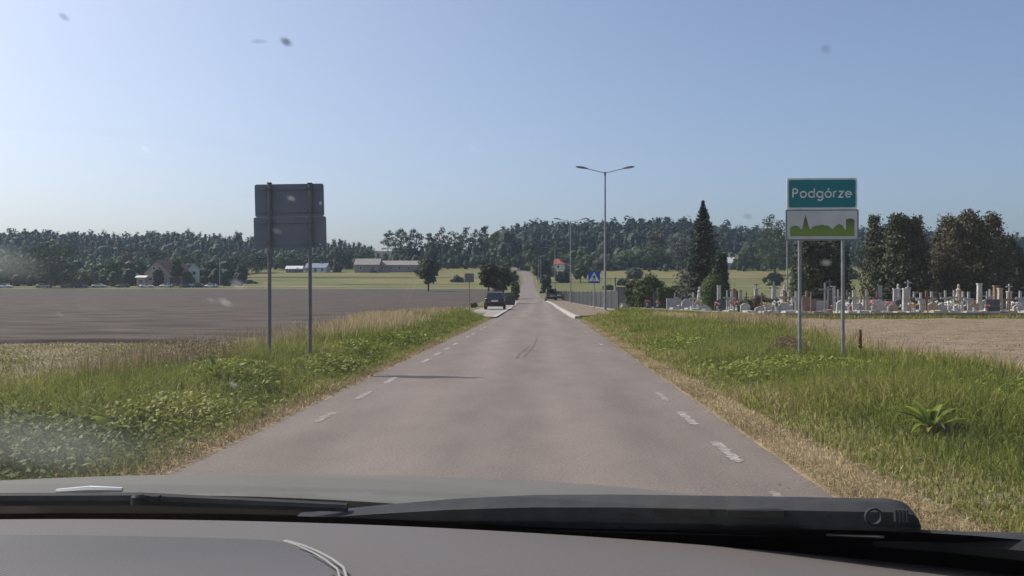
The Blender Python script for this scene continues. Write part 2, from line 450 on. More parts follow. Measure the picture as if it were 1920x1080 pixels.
# a low furrow bank and dirt track past the field
tk = np.arange(-300, 1, 1.0)
def yband(name, y0, y1, xl, xr, m, off, n=3):
    xs_ = np.linspace(xl, xr, 90)
    return grid(name, xs_, np.linspace(y0, y1, n + 1), lambda x, y: zb(y + 0.9 * np.sin(x * .05)) + OFF(y) + off, m)
yband('dirt_track', 263.5, 266, -300, -9.5, M['track'], .16)
yband('dirt_track', 281, 284.5, -300, -60, M['track'], .16)
yband('mown_strip', 312, 355, -68, -9.5, M['meadow_dry'], .14, 8)
yband('mown_strip', 372, 398, -120, -12, M['meadow_dry'], .16, 6)
yband('mown_strip', 360, 425, 8, 220, M['meadow_dry'], .15, 8)
strip('forest_floor', np.arange(446, 780, 6.0), lambda y: 0 * y - 700, lambda y: np.minimum(road_l(np.minimum(y, 520)) - 9, -24), lambda x, y: zb(y) + OFF(y) + .15, M['floor'], 12)
strip('forest_floor', np.arange(446, 780, 6.0), lambda y: road_r(np.minimum(y, 520)) + 9 + np.interp(y, [446, 520], [0, 30]) * 0, lambda y: 0 * y + 900, lambda x, y: zb(y) + OFF(y) + .15, M['floor'], 12)
# stubble field on the right
def stub_l(y): return np.interp(y, [6, 16, 35, 44], [5.0, 5.5, 8.2, 9.4])
strip('stubble_field', np.arange(5, 44.2, .4), stub_l, lambda y: 0 * y + 75, lambda x, y: gnd(x, y) + .02 + .03 * bumps(x * 3, y * 3), M['stubble'], 120, edge=.2, skirt=.2)
strip('cemetery_ground', np.arange(45.5, 112, 1.5), lambda y: np.interp(y, [45, 69, 71, 115], [10.2, 5.8, 5.8, 5.8]), lambda y: 0 * y + 75, lambda x, y: gnd(x, y) + .05, M['cemground'], 20)
# road, pavement bits
ry = np.concatenate([np.arange(-12, 60, .3), np.arange(60, 520, 2.0)])
strip('road', ry, road_l, road_r, lambda x, y: zb(y) + np.interp(y, [0, 60, 520], [0.0, .02, .26]), M['asphalt'], 8, edge=.035, seed=4)
# dry soil edge strips beside the asphalt
ey = np.arange(-6, 48, .3)
strip('dry_road_edge', ey, lambda y: road_r(y) - .12, lambda y: road_r(y) + np.interp(y, [0, 10, 30, 50], [.62, .45, .28, .2]), lambda x, y: gnd(x, y) + .012, M['strawsoil'], 6, edge=.03, seed=7, skirt=.06)
strip('dry_road_edge', ey, lambda y: road_l(y) - np.interp(y, [0, 10, 30, 50], [.22, .2, .2, .15]), lambda y: road_l(y) + .12, lambda x, y: gnd(x, y) + .012, M['strawsoil'], 6, edge=.03, seed=8, skirt=.06)
# parking bay on the left with a pale edging line, footpath and kerb on the right
by = np.arange(50, 132, 1.0)
def bay_l(y): return np.interp(y, [49, 58, 63, 132], [-2.7, -4.6, -5.1, -6.3])
strip('parking_bay', by, bay_l, lambda y: road_l(y) - .12, lambda x, y: zb(y) + .07, M['paving'], 3, skirt=.0)
strip('bay_edging', np.arange(49.6, 132, 1.0), lambda y: road_l(y) - .13, lambda y: road_l(y) + .10, lambda x, y: zb(y) + .085, M['kerb'], 1)
def kerb_in(y): return road_r(y) + np.interp(y, [49, 60, 130], [.02, .02, .02])
ky = np.arange(48.5, 135, .75)
kb = MB()
kv = []
for y in ky:
    x = float(kerb_in(y)); z = float(zb(y))
    kv.append([(x, y, z - .1), (x, y, z + .12), (x + .03, y, z + .145), (x + .28, y, z + .145), (x + .28, y, z - .1)])
kb.loft(kv); tag(kb.build('kerb', M['kerb']), kind='structure')
strip('footpath', np.arange(50, 150, 1.0), lambda y: kerb_in(y) + .281, lambda y: np.interp(y, [50, 58, 75, 150], [2.4, 4.2, 4.9, 2.6]), lambda x, y: zb(y) + .135, M['footpath'], 3)

# worn dashed edge lines, each dash a piece of the road surface
def dash(x0, y0, ln, w, k, m='paint'):
    rg = random.Random(k); n = 16; v = []
    for i in range(n + 1):
        y = y0 + ln * i / n; e = .35 if i in (0, n) else 1; jl, jr = (w * (.5 * e - rg.uniform(0, .30)) for _ in range(2))
        z = float(zb(y)) + np.interp(y, [0, 60, 520], [.003, .027, .3]); v += [(x0 - max(jl, .004), y, z), (x0 + max(jr, .004), y, z)]
    f = [(2 * i, 2 * i + 1, 2 * i + 3, 2 * i + 2) for i in range(n)]
    me = bpy.data.meshes.new('edge_line_dash'); me.from_pydata(v, [], f); me.materials.append(M[m])
    o = link('edge_line_dash', me); tag(o, kind='structure'); return o
for i, y0 in enumerate(np.arange(4.9, 46, 2.0)):
    if i in (0, 1, 2, 3, 9, 13, 16, 18): dash(1.46, y0, 1.0 if i < 4 else .7, .115, i, 'paint' if i in (1, 2, 9) else 'paint_faint')
for i, y0 in enumerate(np.arange(9.05, 48, 2.0)):
    if i not in (3, 8, 11, 14): dash(-2.22, y0, .95 if i % 3 else .8, .12, 100 + i, 'paint_faint' if i < 2 else 'paint')

def tyre_mark(pts, w):
    v = []
    for x, y in pts:
        z = float(zb(y)) + np.interp(y, [0, 60], [.004, .026]); v += [(x - w / 2, y, z), (x + w / 2, y, z)]
    me = bpy.data.meshes.new('tyre_mark'); me.from_pydata(v, [], [(2 * i, 2 * i + 1, 2 * i + 3, 2 * i + 2) for i in range(len(pts) - 1)]); me.materials.append(M['tyremark'])
    tag(link('tyre_mark', me), kind='structure')
M['tyremark'] = mat('tyre_mark_rubber', (.085, .07, .064), .8, (.15, .125, .112), 5)
tyre_mark([(-.52, 18.2), (-.50, 19.6), (-.42, 21.0), (-.35, 22.2)], .05)
tyre_mark([(-.38, 18.6), (-.33, 20.2), (-.24, 22.0), (-.20, 24.6), (-.18, 26.5)], .045)

# ---------------------------------------------------------------- vegetation generators
def leaf_quads(rg, P, N_, size, aspect=.62, jitter=.35):
    """one diamond-ish quad per point P with normal N_"""
    n = len(P)
    N_ = N_ + rg.normal(0, jitter, (n, 3)); N_ /= np.linalg.norm(N_, axis=1, keepdims=True) + 1e-9
    T = rg.normal(0, 1, (n, 3)); T -= (T * N_).sum(1, keepdims=True) * N_; T /= np.linalg.norm(T, axis=1, keepdims=True) + 1e-9
    B = np.cross(N_, T)
    s = (size * rg.uniform(.6, 1.35, n))[:, None]
    V = np.stack([P + T * s, P + B * s * aspect + T * s * .1, P - T * s, P - B * s * aspect - T * s * .1], 1)
    return V.reshape(-1, 3), np.arange(4 * n).reshape(-1, 4)

def crown_round(rg, w, h, z0, nclump, nper, size, lump=.34, flat=.0):
    """clumped crown: clump centres through an uneven ellipsoid, leaves on each clump"""
    d = rg.normal(0, 1, (nclump, 3)); d /= np.linalg.norm(d, axis=1, keepdims=True)
    r = rg.uniform(.25, 1, nclump) ** .45
    prof = np.where(d[:, 2] < 0, 1 - .25 * flat, 1.0)
    C = d * r[:, None] * np.array([w / 2, w / 2, h / 2]) * (1 - lump * .75) * prof[:, None]
    C *= rg.uniform(.82, 1.18, (nclump, 1))
    C[:, 2] += z0 + h / 2
    cr = rg.uniform(.7, 1.3, nclump) * lump * (w + h) / 4
    ld = rg.normal(0, 1, (nclump, nper, 3)); ld /= np.linalg.norm(ld, axis=2, keepdims=True)
    ld[..., 2] = np.where(ld[..., 2] < 0, ld[..., 2] * .75, ld[..., 2])
    rr = rg.uniform(.4, 1.0, (nclump, nper, 1))
    P = C[:, None] + ld * rr * cr[:, None, None] * np.array([1, 1, .8])
    base = np.repeat(rg.uniform(.25, .75, (nclump, 1)), nper, 1)
    tone = np.clip(base + rg.normal(0, .14, base.shape), 0, 1)
    V, F = leaf_quads(rg, P.reshape(-1, 3), ld.reshape(-1, 3), size)
    return V, F, np.repeat(tone.ravel(), 4)

def crown_spruce(rg, w, h, z0, nb, nper, size, aspect=.38):
    """drooping branches in whorls; long branches at the bottom, a thin leader"""
    t = rg.uniform(0, 1, nb) ** 1.35
    t = np.sort(t); lev = np.round(t * 19) / 19 + rg.normal(0, .013, nb)
    L_ = (w / 2) * ((1 - np.clip(lev, 0, 1)) ** .9) * rg.uniform(.65, 1.15, nb) + .12
    an = rg.uniform(0, 2 * np.pi, nb)
    s = rg.uniform(.1, 1, (nb, nper))
    x = L_[:, None] * s; dz = -.42 * L_[:, None] * s + .26 * L_[:, None] * s ** 3
    off = rg.normal(0, .10, (nb, nper)) * (L_[:, None] * (1.1 - s) + .1)
    ca, sa = np.cos(an)[:, None], np.sin(an)[:, None]
    P = np.stack([x * ca - off * sa, x * sa + off * ca, z0 + lev[:, None] * h + dz + rg.normal(0, .05, (nb, nper))], -1)
    nrm = np.stack([.25 * ca + 0 * s, .25 * sa + 0 * s, .9 + 0 * s], -1)
    tone = np.clip(rg.uniform(.2, .7, (nb, 1)) + .25 * (s - .5) + rg.normal(0, .1, s.shape), 0, 1)
    V, F = leaf_quads(rg, P.reshape(-1, 3), nrm.reshape(-1, 3), size, aspect=aspect)
    return V, F, np.repeat(tone.ravel(), 4)

def crown_thuja(rg, w, h, z0, ntop, nclump, nper, size):
    """egg-shaped columnar evergreen of upright sprays with several pointed tops"""
    Ps, Ns, Ts = [], [], []
    tops = [(0, 0, .93, .95)] + [(-.30 + .6 * k / max(1, ntop - 2) + rg.uniform(-.06, .06), rg.uniform(-.25, .25), rg.uniform(.82, 1.0), rg.uniform(.34, .52)) for k in range(ntop - 1)]
    for (cx, cy, hh, ww) in tops:
        n = int(nclump * ww)
        t = rg.uniform(0.0, 1, n)
        rad = np.interp(t, [0, .08, .28, .5, .7, .86, 1], [.62, .82, 1, .92, .68, .36, .03]) * ww
        an = rg.uniform(0, 2 * np.pi, n)
        rr = rad * rg.uniform(.62, 1.08, n) * (1 + .13 * np.sin(an * 5 + t * 9) + .08 * np.sin(an * 9 - t * 15))
        C = np.stack([cx * w + rr * np.cos(an) * w / 2, cy * w + rr * np.sin(an) * w / 2, z0 + t * h * hh], -1)
        o = np.stack([np.cos(an), np.sin(an), 0 * an + .35], -1)
        s = rg.uniform(0, 1, (n, nper, 1))
        P = C[:, None] + s * np.array([0, 0, h * .075]) + o[:, None] * s * .05 * w + rg.normal(0, 1, (n, nper, 3)) * np.array([.035 * w, .035 * w, .012 * h])
        Ps.append(P.reshape(-1, 3)); Ns.append(np.repeat(o, nper, 0))
        Ts.append(np.clip(np.repeat(rg.uniform(.2, .75, n), nper) + rg.normal(0, .13, n * nper), 0, 1))
    V, F = leaf_quads(rg, np.concatenate(Ps), np.concatenate(Ns), size, aspect=.45, jitter=.5)
    return V, F, np.repeat(np.concatenate(Ts), 4)

def crown_pine(rg, w, h, z0, nclump, nper, size):
    """open scots pine: flat clumps on the upper third, gaps between"""
    lev = rg.uniform(0, 1, nclump) ** .8
    an = rg.uniform(0, 2 * np.pi, nclump)
    rad = w / 2 * np.sqrt(np.clip(1 - (lev - .35) ** 2 * 1.5, .05, 1)) * rg.uniform(.25, 1, nclump) * (1 - .45 * lev)
    C = np.stack([rad * np.cos(an), rad * np.sin(an), z0 + lev * h], -1)
    ld = rg.normal(0, 1, (nclump, nper, 3)); ld /= np.linalg.norm(ld, axis=2, keepdims=True)
    P = C[:, None] + ld * rg.uniform(.3, 1, (nclump, nper, 1)) * np.array([w * .17, w * .17, h * .10])
    ld[..., 2] = np.abs(ld[..., 2]) + .3
    tone = np.clip(np.repeat(rg.uniform(.2, .75, (nclump, 1)), nper, 1) + rg.normal(0, .12, (nclump, nper)), 0, 1)
    V, F = leaf_quads(rg, P.reshape(-1, 3), ld.reshape(-1, 3), size, aspect=.5)
    return V, F, np.repeat(tone.ravel(), 4)

def trunk_mb(rg, h, r, limbs=5, lean=.04, spread=.35):
    b = MB()
    pts = [Vector((rg.normal(0, lean) * h * t, rg.normal(0, lean) * h * t, h * t)) for t in (0, .25, .5, .75, 1)]
    pts[0] = Vector((0, 0, -.25))
    b.tube(pts, [r * 1.25, r, r * .8, r * .55, r * .2], 7)
    for k in range(limbs):
        t = rg.uniform(.35, .8); p = pts[2] * (1 - t) + pts[3] * t; a = rg.uniform(0, 6.283); L_ = h * spread * rg.uniform(.6, 1.1)
        q = p + Vector((math.cos(a) * L_ * .5, math.sin(a) * L_ * .5, L_ * .35)); e = p + Vector((math.cos(a) * L_, math.sin(a) * L_, L_ * .8))
        b.tube([p, q, e], [r * .5, r * .33, r * .1], 5)
    return b

def lm(name, c0, c1, c2, **k): return leafmat(name, [(0.0, c0), (.5, c1), (1.0, c2)], **k)
L_DEC = lm('foliage_broadleaf', (.030, .048, .018), (.055, .085, .028), (.095, .125, .045), nscale=.25)
L_DARK = lm('foliage_dark', (.018, .030, .016), (.032, .050, .024), (.055, .075, .035), nscale=.3)
L_PINE = lm('foliage_pine', (.013, .026, .019), (.022, .038, .027), (.038, .056, .036), nscale=.2, transl=.08)
L_SPR = lm('foliage_spruce', (.014, .026, .019), (.026, .042, .030), (.05, .068, .046), nscale=.5, transl=.1)
L_THU = lm('foliage_thuja', (.020, .030, .014), (.036, .048, .022), (.075, .082, .038), nscale=.7, transl=.15)
L_THUB = lm('foliage_thuja_rusty', (.026, .028, .015), (.050, .050, .026), (.105, .082, .045), nscale=.6, transl=.15)
L_LIGHT = lm('foliage_pale', (.060, .080, .036), (.095, .120, .052), (.14, .16, .075), nscale=.3)
L_GREY = lm('foliage_greygreen', (.060, .072, .050), (.095, .105, .072), (.13, .14, .095), nscale=.3)
L_RUST = lm('foliage_brown', (.060, .046, .030), (.095, .072, .045), (.14, .11, .065), nscale=.4)
L_CLIP = lm('foliage_clipped_green', (.035, .060, .016), (.060, .100, .025), (.090, .135, .040), nscale=1.0)

def tree(name, x, y, w, h, kind, lmat, label, cat='tree', group=None, seed=0, dens=1.0, trunk=.18, size=None, rz=0.0):
    rg = np.random.default_rng(1000 + seed)
    z = gz(x, y)
    root = empty(name, (x, y, z), rz)
    tag(root, label, cat, group)
    lf = size or max(.07, .0011 * y)
    if kind == 'round':
        zt = h * trunk
        V, F, T = crown_round(rg, w, h - zt, zt, int(50 * dens), int(48 * dens), lf)
        tb = trunk_mb(rg, h * .75, max(.06, .022 * h))
    elif kind == 'loose':
        zt = h * trunk
        V, F, T = crown_round(rg, w, h - zt, zt, int(60 * dens), int(30 * dens), lf, lump=.24)
        tb = trunk_mb(rg, h * .8, max(.06, .02 * h), 8, spread=.3)
    elif kind == 'bush':
        V, F, T = crown_round(rg, w, h * 1.25, -.25 * h, int(54 * dens), int(52 * dens), lf, lump=.28)
        tb = trunk_mb(rg, h * .6, max(.03, .02 * h), 4)
    elif kind == 'spruce':
        V, F, T = crown_spruce(rg, w, h * .96, h * .05, int(560 * dens), 16, lf)
        tb = trunk_mb(rg, h, .02 * h, 0, lean=0)
    elif kind == 'thuja':
        V, F, T = crown_thuja(rg, w, h, .05, 6, int(340 * dens), 11, lf * 1.1)
        tb = trunk_mb(rg, h * .8, .02 * h, 0, lean=.01)
    elif kind == 'pine':
        V, F, T = crown_pine(rg, w, h * .5, h * .47, int(34 * dens), 34, lf)
        tb = trunk_mb(rg, h * .93, .013 * h, 4, lean=.012, spread=.16)
    elif kind == 'clipped':
        n = int(5200 * dens)
        d = rg.normal(0, 1, (n, 3)); d /= np.linalg.norm(d, axis=1, keepdims=True); d[:, 2] = np.abs(d[:, 2])
        side = rg.uniform(0, 1, n) < .5
        P = d * np.array([w / 2, w / 2, h * .45]) * rg.uniform(.88, 1.03, (n, 1)); P[:, 2] += h * .55
        a = rg.uniform(0, 6.283, n); zz = rg.uniform(0, .6, n) * h; rr = w / 2 * (.8 + .2 * zz / (.6 * h)) * rg.uniform(.9, 1.03, n)
        P[side] = np.stack([rr * np.cos(a), rr * np.sin(a), zz], -1)[side]
        d[side] = np.stack([np.cos(a), np.sin(a), 0 * a], -1)[side]
        V, F = leaf_quads(rg, P, d, lf); T = np.repeat(np.clip(rg.normal(.5, .16, n), 0, 1), 4)
        tb = trunk_mb(rg, h * .7, .05, 0, lean=.01)
    link('crown', npmesh('crown', V, F, lmat, rnd=T), root)
    tb.build('trunk', M['bark'], root)
    return root

def blades(name, x, y, h, w, mats, tone, seed=0, lean=.55, zoff=0.0, midx=None, nseg=2, kind='stuff'):
    """curved grass blades (two quads-as-tris per segment) as one mesh"""
    rg = np.random.default_rng(seed); n = len(x)
    z = gnd(x, y) + zoff
    a = rg.uniform(0, 2 * np.pi, n); la = rg.uniform(0, 2 * np.pi, n)
    ln = np.abs(rg.normal(0, lean, n)) * h
    dx, dy = np.cos(la) * ln, np.sin(la) * ln
    wx, wy = np.cos(a) * w / 2, np.sin(a) * w / 2
    b0 = np.stack([x - wx, y - wy, z - .02], -1); b1 = np.stack([x + wx, y + wy, z - .02], -1)
    mx, my = x + dx * .35, y + dy * .35
    m0 = np.stack([mx - wx * .8, my - wy * .8, z + h * .6], -1); m1 = np.stack([mx + wx * .8, my + wy * .8, z + h * .6], -1)
    t = np.stack([x + dx, y + dy, z + h * np.clip(1 - .35 * (ln / h) ** 2, .35, 1)], -1)
    V = np.stack([b0, b1, m0, m1, t], 1).reshape(-1, 3)
    i = np.arange(n)[:, None] * 5
    F = np.concatenate([i + np.array([[0, 1, 3]]), i + np.array([[0, 3, 2]]), i + np.array([[2, 3, 4]])], 0)
    T = np.repeat(np.clip(tone, 0, 1), 5)
    o = link(name, npmesh(name, V, F, mats, rnd=T)); tag(o, kind=kind); return o

# ---------------------------------------------------------------- woods on the ridge (one mass each)
def proto_arrays():
    P = {}
    for k in range(4):
        rg = np.random.default_rng(50 + k)
        V, F, T = crown_round(rg, .66, .96, .01, 24, 10, .060, lump=.34); P.setdefault('round', []).append((V, T))
    for k in range(4):
        rg = np.random.default_rng(60 + k)
        V, F, T = crown_spruce(rg, .46, .98, .02, 84, 4, .055, .62); P.setdefault('spruce', []).append((V, T))
    for k in range(4):
        rg = np.random.default_rng(70 + k)
        V, F, T = crown_pine(rg, .46, .72, .26, 22, 11, .056); P.setdefault('pine', []).append((V, T))
    def core(prof, n=7):
        q = []
        for (r0, z0), (r1, z1) in zip(prof[:-1], prof[1:]):
            for k in range(n):
                a, b = 2 * math.pi * k / n, 2 * math.pi * (k + 1) / n
                q += [(r0 * math.cos(a), r0 * math.sin(a), z0), (r0 * math.cos(b), r0 * math.sin(b), z0), (r1 * math.cos(b), r1 * math.sin(b), z1), (r1 * math.cos(a), r1 * math.sin(a), z1)]
        return np.array(q)
    prof = {'round': [(.16, .04), (.25, .25), (.26, .55), (.17, .80), (.02, .90)], 'spruce': [(.15, .03), (.14, .3), (.085, .62), (.02, .93)], 'pine': [(.02, .30), (.13, .45), (.15, .68), (.09, .86), (.01, .95)]}
    for k in P:
        c = core(prof[k]); P[k] = [(np.concatenate([V, c]), np.concatenate([T, np.full(len(c), .25)])) for V, T in P[k]]
    return P
PROTO = proto_arrays()

def wood(name, items, lmat, label, seed):
    """items: (x, y, height, width factor, kind)"""
    rg = np.random.default_rng(seed); Vs, Ts, tr = [], [], MB()
    for (x, y, h, wf, kind) in items:
        V, T = PROTO[kind][rg.integers(0, 4)]
        a = rg.uniform(0, 6.283); c, s = math.cos(a), math.sin(a)
        X = V[:, 0] * c - V[:, 1] * s; Y = V[:, 0] * s + V[:, 1] * c
        z = float(zb(y))
        Vs.append(np.stack([x + X * h * wf, y + Y * h * wf, z + V[:, 2] * h], -1)); Ts.append(np.clip(T + rg.normal(0, .16), 0, 1))
        if kind == 'pine' or rg.uniform() < .2:
            tr.tube([(x, y, z - .5), (x, y, z + h * .8)], [h * .016, h * .008], 4, caps=False)
    V = np.concatenate(Vs); T = np.concatenate(Ts); F = np.arange(len(V)).reshape(-1, 4)
    nq = len(F)
    if tr.v:
        tf = np.array(tr.f); F = np.concatenate([F, tf + len(V)]); V = np.concatenate([V, np.array(tr.v)]); T = np.concatenate([T, np.full(len(tr.v), .5)])
    mi = np.zeros(len(F), int); mi[nq:] = 1
    o = link(name, npmesh(name, V, F, [lmat, M['bark']], rnd=T, midx=mi))
    tag(o, label, 'wood', kind='stuff'); return o

def near_row(u0, u1, rows, rg, step, skip=()):
    out = []
    for (Y, v, jit) in rows:
        du = step * FPX / Y; u = u0
        while u < u1:
            y = Y + rg.uniform(-6, 6); vv = v + rg.normal(0, jit); h = max(2.2, CAMH + (V0 - vv) / FPX * y - float(zb(y)))
            if not any(a < u < b for a, b in skip): out.append((float(ux(u, y)), y, h, rg.uniform(.95, 1.35), 'round'))
            u += du * rg.uniform(.6, 1.4)
    return out

def sky_v(u):   # skyline of the wooded ridge in the photograph
    return np.interp(u, [-900, 0, 110, 230, 290, 400, 470, 560, 640, 690, 708, 716, 740, 800, 860, 925, 932, 1000, 1060, 1130, 1230, 1300, 1380, 1450, 1600, 1700, 1800, 1920, 2800],
                     [436, 433, 431, 440, 432, 437, 444, 446, 450, 457, 470, 470, 466, 462, 458, 448, 428, 417, 418, 414, 410, 412, 422, 430, 426, 430, 434, 440, 440])

def ridge(u0, u1, rows, kinds, rg, step):
    out = []
    for (Y, drop, jit) in rows:
        du = step * FPX / Y
        u = u0 + rg.uniform(0, du)
        while u < u1:
            y = Y + rg.uniform(-12, 12); v = float(sky_v(u)) + drop + rg.normal(0, jit)
            h = CAMH + (V0 - v) / FPX * y - float(zb(y))
            h = max(4.5, h) * rg.uniform(.90, 1.04)
            k = kinds[rg.integers(0, len(kinds))]
            wf = rg.uniform(.85, 1.2) * (1.0 if h > 11 else 1.25)
            out.append((float(ux(u, y)), y, h, wf, k))
            u += du * rg.uniform(.6, 1.4)
    return out
rgw = np.random.default_rng(5)
wood('hedge_wood', near_row(-250, 455, [(290, 508, 7), (306, 500, 7), (325, 492, 7)], rgw, 3.6, [(262, 274), (282, 346), (357, 372)]), L_DARK,
     'dark bushy thicket behind the row of parked cars', 6)
wood('hedge_wood', near_row(1085, 1470, [(412, 498, 5), (424, 488, 6), (436, 476, 7)], rgw, 4.2, [(1350, 1378), (1400, 1414)]), L_DEC,
     'bushy wood edge along the far side of the right hand meadow', 7)
wood('hedge_wood', near_row(440, 900, [(432, 494, 5), (442, 484, 6), (452, 474, 6)], rgw, 4.0, [(700, 716)]), L_DARK,
     'bushes behind the long barn and the sheds', 8)
wood('pine_wood', ridge(-300, 700, [(640, 0, 3), (612, 6, 3), (580, 13, 3), (540, 22, 3), (500, 32, 3)], ['spruce', 'spruce', 'pine', 'spruce', 'round'], rgw, 3.0), L_PINE,
     'dark wooded ridge beyond the ploughed field on the left', 1)
wood('mixed_wood', ridge(-300, 700, [(462, 40, 5), (440, 46, 5)], ['round', 'round', 'spruce'], rgw, 4.2) + ridge(-300, 455, [(425, 50, 5), (400, 55, 5), (375, 60, 5), (350, 65, 5)], ['round', 'round', 'spruce'], rgw, 4.2), L_DEC,
     'broadleaf edge of the left wood below the dark pines', 2)
wood('pine_wood', ridge(930, 2150, [(690, 0, 2.5), (660, 4, 3), (620, 11, 3), (580, 19, 4), (535, 30, 4)], ['spruce', 'spruce', 'pine', 'spruce', 'round'], rgw, 3.1), L_PINE,
     'dark pine wood on the hilltop to the right of the road', 3)
wood('mixed_wood', ridge(1030, 2150, [(485, 46, 6), (465, 56, 6), (448, 66, 6)], ['round', 'round', 'spruce', 'round'], rgw, 4.6), L_DEC,
     'broadleaf wood edge behind the right hand meadow', 4)
wood('mixed_wood', ridge(708, 960, [(520, -2, 5), (500, 12, 6), (480, 22, 6), (468, 34, 6), (456, 44, 6)], ['round', 'pine', 'round', 'spruce'], rgw, 4.0), L_DARK,
     'undergrowth of the wood between the barn and the road', 5)

# ---------------------------------------------------------------- single trees
def tr_uv(name, u, Y, vtop, wpx, kind, lmat, label, group=None, vb=None, **k):
    x = float(ux(u, Y)); h = CAMH + (V0 - vtop) / FPX * Y - gz(x, Y)
    return tree(name, x, Y, wpx / FPX * Y, h, kind, lmat, label, group=group, **k)

G1 = 'broadleaf trees along the foot of the left wood'
tr_uv('broadleaf_tree', 95, 274, 447, 128, 'round', L_DARK, 'big dark broadleaf tree at the left end of the field, above the parked cars', G1, seed=1, dens=1.4, trunk=.0)
tr_uv('broadleaf_tree', 212, 300, 478, 52, 'round', L_DEC, 'round green tree to the right of the big dark broadleaf tree', G1, seed=2, trunk=.0)
tr_uv('broadleaf_tree', 258, 330, 482, 44, 'round', L_DARK, 'small dark round tree just left of the brick house', G1, seed=3, trunk=.0)
tr_uv('shrub', 160, 290, 503, 52, 'bush', L_LIGHT, 'pale yellowish shrub beside the parked cars under the big tree', G1, seed=4)
tr_uv('broadleaf_tree', 236, 340, 466, 38, 'round', L_RUST, 'brownish tree crown rising behind the round green tree', G1, seed=5, trunk=.0)
tr_uv('broadleaf_tree', 290, 345, 456, 56, 'loose', L_DARK, 'tall loose tree directly behind the brick house', G1, seed=6, trunk=.0)
tr_uv('broadleaf_tree', 395, 310, 482, 56, 'round', L_DARK, 'dark tree between the white gable and the grey pole', G1, seed=7, trunk=.0)
tr_uv('broadleaf_tree', 350, 360, 470, 60, 'round', L_DEC, 'green tree behind the white gabled building', G1, seed=8, trunk=.0)
tr_uv('broadleaf_tree', 436, 330, 472, 60, 'round', L_DARK, 'dark round tree to the right of the grey pole by the cars', G1, seed=9, trunk=.0)
tr_uv('broadleaf_tree', 480, 400, 466, 76, 'round', L_DARK, 'wide dark tree just left of the large sign seen from behind', G1, seed=10, trunk=.0)
tr_uv('broadleaf_tree', 20, 300, 470, 70, 'loose', L_DEC, 'green tree at the far left edge of the view', G1, seed=11, trunk=.0)
tr_uv('broadleaf_tree', 545, 425, 470, 66, 'round', L_DEC, 'green tree above the pale shed behind the sign posts', G1, seed=12, trunk=.0)
tr_uv('broadleaf_tree', 605, 430, 478, 46, 'round', L_DARK, 'dark round tree behind the blue roofed house', G1, seed=13, trunk=.0)
tr_uv('broadleaf_tree', 642, 436, 458, 50, 'round', L_DARK, 'dark tree between the blue roofed house and the long barn', G1, seed=14, trunk=.0)
tr_uv('broadleaf_tree', 684, 440, 462, 48, 'round', L_DEC, 'green tree behind the left end of the long barn', G1, seed=15, trunk=.0)
tr_uv('broadleaf_tree', 331, 284, 484, 24, 'loose', L_DARK, 'slim dark tree right in front of the beige gabled house', G1, seed=18)
tr_uv('broadleaf_tree', 296, 287, 500, 20, 'bush', L_DARK, 'dark bushy tree at the left corner of the beige gabled house', G1, seed=19)
tr_uv('shrub', 632, 405, 492, 20, 'bush', L_DARK, 'small dark shrub at the left corner of the long barn', G1, seed=16)
tr_uv('lone_tree', 803, 230, 476, 46, 'round', L_DARK, 'lone round tree in the mown meadow casting a shadow to its right', seed=17, dens=1.6, trunk=.16)
# tall, gappy trees on the skyline between the gap and the road
G2 = 'tall loose trees on the skyline left of the road'
rg = np.random.default_rng(77)
sk = [(728, 432, 30, 'lowest on the left, beside the gap in the skyline'), (752, 422, 36, 'broad crowned, above the middle of the long barn'), (778, 424, 34, 'above the right end of the long barn'), (806, 436, 24, 'short and thin, above the lone round tree'),
      (826, 424, 32, 'brown tinted, just right of the lone round tree'), (852, 430, 26, 'slim, left of the small grey sign'), (874, 426, 24, 'dark and slim, above the small grey sign'), (892, 428, 26, 'above the left side of the roadside trees'), (908, 419, 22, 'pointed and tallest, above the roadside trees'), (926, 434, 24, 'next to the edge of the pine wood')]
for i, (u, v, w, d) in enumerate(sk):
    tr_uv('forest_tree', u, 455 + rg.uniform(-8, 8), v, w * 1.25, 'loose' if i % 3 else 'pine', [L_DARK, L_DEC, L_PINE, L_RUST if i == 4 else L_DARK][i % 4] if i != 4 else L_RUST,
          'tall loose forest tree, ' + d, G2, seed=30 + i, trunk=.22, dens=.8, size=.42)
# trees by the parking bay
tr_uv('roadside_tree', 916, 112, 488, 44, 'loose', L_DARK, 'left roadside tree with spreading upper branches behind the parked car', 'roadside trees by the parking bay', seed=50, dens=1.5, trunk=.30)
tr_uv('roadside_tree', 940, 118, 496, 60, 'round', L_DARK, 'dense dark roadside tree right behind the waste container', 'roadside trees by the parking bay', seed=51, dens=1.3, trunk=.24)
tr_uv('roadside_tree', 944, 160, 478, 26, 'loose', L_GREY, 'grey green tree standing taller behind the roadside trees', 'roadside trees by the parking bay', seed=52, trunk=.15)
tr_uv('shrub', 889, 88, 567, 13, 'bush', L_RUST, 'small brown weed shrub left of the parked car', seed=53, size=.09)
tr_uv('shrub', 966, 150, 523, 16, 'bush', L_DEC, 'low green shrub at the road edge right of the roadside trees', seed=54)
